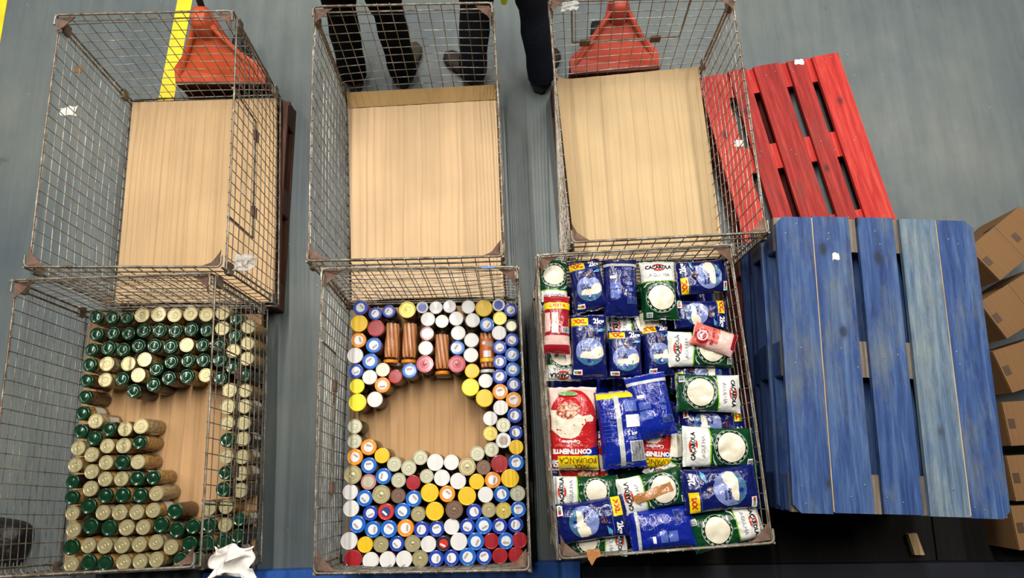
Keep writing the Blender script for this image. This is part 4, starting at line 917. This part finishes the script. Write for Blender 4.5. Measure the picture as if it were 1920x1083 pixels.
def person(label, footL, footR, toeL, toeR, hipc, yaw, trouser, top_, shoe, vest=False):
    hip = Vector(hipc); t = thing('person', label, 'person', (hip.x, hip.y, 0), 0)
    L_ = lambda p: Vector(p)-Vector((hip.x, hip.y, 0))
    fy = Vector((-math.sin(yaw), math.cos(yaw), 0)); fx = Vector((math.cos(yaw), math.sin(yaw), 0))
    h = L_(hip); an = [L_((*footL, .09)), L_((*footR, .09))]; toes = [L_((*toeL, .03)), L_((*toeR, .03))]
    hips = [h-fx*.1, h+fx*.1]; sh = h+Vector((0, 0, .52)); knees = [hips[i].lerp(an[i], .5)+fy*.035 for i in (0, 1)]
    # continuous body grown with a skin modifier
    V = [h, h+Vector((0, 0, .2)), sh, sh+Vector((0, 0, .10)), sh+Vector((0, 0, .2))+fy*.02, sh+Vector((0, 0, .3))+fy*.02]
    E = [(0, 1), (1, 2), (2, 3), (3, 4), (4, 5)]; rad = [.12, .11, .13, .055, .075, .06]
    hands = []
    for i, s in enumerate((-1, 1)):
        k = len(V); V += [hips[i]-Vector((0, 0, .06)), knees[i], an[i]-Vector((0, 0, .03)), an[i].lerp(toes[i], .45)-Vector((0, 0, .025))]; rad += [.085, .055, .036, .02]; E += [(0, k), (k, k+1), (k+1, k+2), (k+2, k+3)]
        k = len(V); so = sh+fx*s*.19-Vector((0, 0, .02)); el = so+fx*s*.05-Vector((0, 0, .29)); wr_ = el+fy*.06-Vector((0, 0, .25)); V += [so, el, wr_, wr_-Vector((0, 0, .06))]; rad += [.055, .04, .028, .036]
        E += [(2, k), (k, k+1), (k+1, k+2), (k+2, k+3)]
        pm = len(V)-1
        for q_, (off, ln) in enumerate(((-.03, .075), (-.01, .085), (.012, .08), (.03, .065))):
            k = len(V); p0 = V[pm]-Vector((0, 0, .035))+fy*off; V += [p0, p0-Vector((0, 0, ln*.5)), p0-Vector((0, 0, ln))-fx*s*.012]; rad += [.0095, .009, .008]; E += [(pm, k), (k, k+1), (k+1, k+2)]
        k = len(V); V += [V[pm]+fy*.045-Vector((0, 0, .01)), V[pm]+fy*.06-Vector((0, 0, .05))]; rad += [.011, .009]; E += [(pm, k), (k, k+1)]
    me = bpy.data.meshes.new('body'); me.from_pydata([tuple(v_) for v_ in V], E, []); me.materials.append(MATS['skin'])
    ob = link('body', me, t); md = ob.modifiers.new('skin', 'SKIN'); md.use_smooth_shade = True
    for i, sv in enumerate(me.skin_vertices[0].data): sv.radius = (rad[i], rad[i]); sv.use_root = (i == 0)
    ob.modifiers.new('sub', 'SUBSURF').levels = 1
    hd = sh+Vector((0, 0, .24))+fy*.02
    # face and hair
    for s in (-1, 1):
        MB().lathe([(.001, -.009), (.008, -.006), (.011, 0), (.008, .006), (.001, .009)], 10).build('eye', 'eye_white', t, True, loc=hd+fx*s*.031+fy*.085)
    MB().tube([hd+fy*.085+Vector((0, 0, .005)), hd+fy*.108-Vector((0, 0, .03)), hd+fy*.09-Vector((0, 0, .038))], [.006, .013, .009], 8).build('nose', 'skin', t, True)
    MB().tube([hd+fy*.086-fx*.022-Vector((0, 0, .06)), hd+fy*.094-Vector((0, 0, .061)), hd+fy*.086+fx*.022-Vector((0, 0, .06))], .005, 6).build('mouth', 'truck_dark_red', t, True)
    rings = []
    for k in range(9):
        f = k/8; a = f*math.pi*.5; rings.append([hd-fy*.012+fx*math.cos(q_)*.098*math.cos(a*.98)+fy*math.sin(q_)*.108*math.cos(a*.98)+Vector((0, 0, .0+.125*math.sin(a)-.045*(1-f)*(1 if math.sin(q_) < .2 else -.9))) for q_ in [2*math.pi*i/20 for i in range(20)]])
    MB().loft(rings).build('hair', 'hair', t, True)
    # clothes
    mb = MB()
    for i in (0, 1):
        limb(mb, [h+(hips[i]-h)*.6+Vector((0, 0, .08)), hips[i]-Vector((0, 0, .08)), knees[i], an[i].lerp(knees[i], .06)-Vector((0, 0, .045))], [.12, .105, .08, .076], 20, 1)
    mb.loft([ell(h+Vector((0, 0, z_)), Vector((0, 0, 1)), rx, ry) for z_, rx, ry in ((-.1, .12, .1), (-.02, .18, .135), (.08, .172, .125), (.12, .165, .12))])
    mb.build('trousers', trouser, t, True, 60)
    mb = MB(); mb.loft([ell(h+Vector((0, 0, z_)), Vector((0, 0, 1)), rx, ry) for z_, rx, ry in ((.03, .19, .14), (.15, .175, .13), (.35, .2, .14), (.48, .205, .13), (.55, .12, .09), (.58, .07, .07))])
    for s in (-1, 1):
        so = sh+fx*s*.17-Vector((0, 0, .02)); el = sh+fx*s*.24-Vector((0, 0, .31)); wr_ = el+fy*.055-Vector((0, 0, .23)); limb(mb, [so, el, wr_], [.072, .058, .045], 16, 1)
    mb.build('jacket', top_, t, True, 60)
    if vest:
        mb = MB(); mb.loft([ell(h+Vector((0, 0, z_)), Vector((0, 0, 1)), rx, ry) for z_, rx, ry in ((-.08, .205, .16), (.15, .19, .148), (.35, .212, .156), (.47, .2, .145), (.54, .13, .1))])
        vv = mb.build('safety_vest', 'hi_vis', t, True, 60)
        MB().tube([Vector((-.004, -.155, .84)), Vector((-.004, -.168, .74)), Vector((-.002, -.172, .675))], [.022, .024, .016], 10).build('hanging_strap', 'hi_vis', vv, True)
    for i in (0, 1):
        d_ = (toes[i]-an[i]); d_.z = 0; ln = .295; d_ = d_.normalized(); s_ = Vector((d_.y, -d_.x, 0)); hl = Vector((an[i].x, an[i].y, 0))-d_*.07
        rings = []
        for f, w_, z1 in ((0, .018, .06), (.04, .034, .085), (.2, .037, .105), (.4, .038, .09), (.6, .046, .066), (.8, .048, .052), (.93, .036, .042), (1, .012, .028)):
            c = hl+d_*ln*f; w_ *= 1.12; rings.append([c+s_*w_*math.cos(q_)+Vector((0, 0, .002+z1*.5+z1*.5*math.sin(q_)*(1 if math.sin(q_) > 0 else .95))) for q_ in [2*math.pi*k/16 for k in range(16)]])
        sh_ = MB().loft(rings).build('shoe', shoe, t, True, 60)
        MB().prism([tuple((hl+d_*ln*f+s_*w_*sg)[:2]) for sg in (1, -1) for f, w_ in (((0, .02), (.05, .036), (.4, .037), (.75, .05), (.95, .036), (1.01, .012)) if sg == 1 else ((1.01, .012), (.95, .036), (.75, .05), (.4, .037), (.05, .036), (0, .02)))][::-1], 0.0, .012).build('sole', 'black_rubber', sh_)
p_ = lambda x, y: tuple(at(x, y, .05)[:2])
person('person in black trousers facing away, olive-brown shoes, behind the rear centre cage', p_(662, 145), p_(757, 138), p_(655, 90), p_(778, 78), (-.70, 2.32, .90), -.25, 'black_cloth', 'black_cloth', 'olive_suede')
person('person in dark blue jeans with a bright yellow-green vest, standing with feet apart', p_(886, 140), p_(1017, 148), p_(833, 92), p_(1040, 90), (.02, 2.33, .90), .1, 'denim', 'charcoal_cloth', 'dark_leather', True)

# ---------------------------------------------------------------- cardboard boxes at the right edge
def carton(label, px, py, z, rot, W, L, H, z0):
    p = at(px, py, z0+H); t = thing('cardboard_box', label, 'box', (p.x, p.y, z0), R(rot), 'cardboard boxes beyond the blue pallets')
    th = .004
    MB().box((0, 0, H/2-.003), (W, L, H-.006)).build('box_body', 'box_card', t)
    for s in (-1, 1):
        MB().box((s*W/4, 0, H), (W/2-.0015, L+.002, .005)).build('flap', 'box_card', t)
    for s in (-1, 1):
        MB().box((0, s*(L/2+.002), H-.03), (.05, .0015, .06)).build('tape_end', 'box_tape', t)
        MB().box((-W/2+.025 if s < 0 else .045, 0, H+.0035), (.03, .045, .0015)).build('tape_tab', 'box_tape', t)
    return t
carton('tan cardboard box nearest the rear of the right edge', 1893, 455, 0, 35, .36, .205, .30, 0)
carton('brown cardboard box second from the rear of the right edge', 1916, 566, 0, 28, .36, .205, .28, 0)
carton('brown cardboard box third from the rear of the right edge', 1943, 676, 0, 15, .36, .205, .26, 0)
carton('brown cardboard box fourth from the rear, with tape across its side', 1958, 790, 0, 1, .36, .20, .26, 0)
carton('brown cardboard box fifth from the rear, beside the blue stack corner', 1968, 892, 0, 1, .36, .20, .26, 0)
carton('brown cardboard box nearest the front at the right edge', 1976, 985, 0, 1, .36, .19, .24, 0)

# ---------------------------------------------------------------- dark boards with shade in their colour, rails and scraps at the near side
def slab(name, label, cat, quad, z0, z1, mat, kind=None):
    P = [at(x, y, z1) for x, y in quad]; o = sum(P, Vector())/len(P); o.z = z0
    ob = MB().prism([(p.x-o.x, p.y-o.y) for p in P][::-1], 0, z1-z0).build(name, mat, None, loc=o)
    return tag(ob, label, cat, kind=kind)
slab('shaded_dark_board', 'black-brown board with painted-in shade, before the blue stack, left of the seam', 'board', [(1452, 945), (1742, 950), (1755, 1050), (1095, 1062), (1095, 1055)], .002, .022, 'shaded_black_wood')  # dark boards; the blue stack's shade is also put into their colour
slab('shaded_dark_board', 'black-brown board with painted-in shade on the floor in the front right corner', 'board', [(1746, 950), (1990, 950), (2010, 1050), (1759, 1050)], .002, .022, 'shaded_black_wood')
slab('wood_offcut', 'pale wood offcut lying on the dark boards', 'offcut', [(1703, 1001), (1719, 999), (1734, 1040), (1716, 1040)], .022, .05, 'bare_wood')
slab('steel_beam', 'bright blue steel beam on the floor before the left and centre cages', 'beam', [(380, 1074), (1088, 1052), (1088, 1110), (380, 1130)], .0, .09, 'blue_steel')
slab('steel_beam', 'right part of the blue beam, its shade painted as dark navy', 'beam', [(1092, 1062), (2000, 1052), (2010, 1100), (1092, 1115)], .0, .09, 'shaded_blue_steel')  # blue beam continued, its shade put into the colour as navy
# dark bag behind the mesh, bottom left
p = at(14, 1015, .1); mb = MB(); rings = []
for z_, k in ((0, .9), (.03, 1.), (.08, .97), (.12, .8), (.135, .4)):
    rings.append([Vector(((.115*math.copysign(abs(math.cos(q_))**.5, math.cos(q_)))*k+.008*noise.noise(Vector((math.cos(q_)*3, z_*20, 1))), .1*math.copysign(abs(math.sin(q_))**.5, math.sin(q_))*k+.008*noise.noise(Vector((math.sin(q_)*3, z_*20, 4))), z_)) for q_ in [2*math.pi*i/28 for i in range(28)]])
tag(mb.loft(rings).build('black_bag', 'black_bag', None, True, 60, loc=(p.x-.05, p.y, 0), rot=(0, 0, -.2)), 'black plastic bag on the floor outside the front left cage', 'bag')

# crumpled things
def crumple(name, label, cat, px, py, z, sx, sy, hz_, mat, seed, n=26):
    p = at(px, py, z); V = []; Fs = []
    for j in range(n+1):
        for i in range(n+1):
            u, v_ = i/n-.5, j/n-.5
            q_ = Vector((u*2.2, v_*2.2, seed)); d_ = 1-.45*min(1, math.hypot(u, v_)*1.6)
            w_ = noise.noise_vector(q_*1.7)
            x = u*sx+w_.x*sx*.26; y = v_*sy+w_.y*sy*.26; zz = hz_*(.5+.7*w_.z+.35*abs(noise.noise(q_*1.9)))*d_
            V.append((x, y, max(0, zz)))
    for j in range(n):
        for i in range(n): a = j*(n+1)+i; Fs.append((a, a+1, a+n+2, a+n+1))
    ob = MB().add(V, Fs).build(name, mat, None, True, 50, loc=p); md = ob.modifiers.new('thick', 'SOLIDIFY'); md.thickness = .0012
    return tag(ob, label, cat)
crumple('tissue', 'crumpled white tissue on the front right corner of the front left cage', 'tissue', 441, 1052, .885, .15, .12, .08, 'tissue', 3.3)
crumple('plastic_scrap', 'crumpled clear plastic wrap on the corner of the rear left cage', 'plastic wrap', 458, 492, .86, .08, .07, .03, 'pale_plastic', 8.1, 18)
crumple('plastic_scrap', 'crumpled clear plastic wrap on the rear right cage back corner', 'plastic wrap', 1068, 12, .86, .07, .045, .02, 'pale_plastic', 5.2, 18)
crumple('paper_scrap', 'torn white paper scrap seen through the left mesh of rear left cage', 'paper', 129, 209, .001, .10, .055, .006, 'paper', 1.2, 10)
crumple('paper_scrap', 'small white paper scrap on the rear end of the red pallet', 'paper', 1499, 116, .141, .045, .03, .002, 'paper', 2.2, 8)
crumple('paper_scrap', 'tiny white paper scrap on the top blue pallet', 'paper', 1567, 481, .841, .028, .03, .002, 'paper', 6.2, 8)
crumple('cardboard_scrap', 'small brown scrap on the floor seen through the rear left mesh', 'scrap', 148, 130, .001, .045, .04, .003, 'box_card', 4.2, 8)
crumple('paper_scrap', 'white paper shreds on the red pallet seen through the rear right mesh', 'paper', 1385, 268, .141, .05, .035, .003, 'paper', 9.2, 8)
o = slab('tape_strip', 'brown packing tape hanging off the front rim of the rice cage', 'tape', [(1098, 1030), (1124, 1028), (1127, 1042), (1118, 1046), (1110, 1060), (1103, 1048)], .893, .895, 'brown_tape')
o = slab('tape_strip', 'blue tape on the rear rim of the front centre cage', 'tape', [(903, 499), (926, 498), (926, 502), (903, 503)], .8925, .894, 'blue_tape')
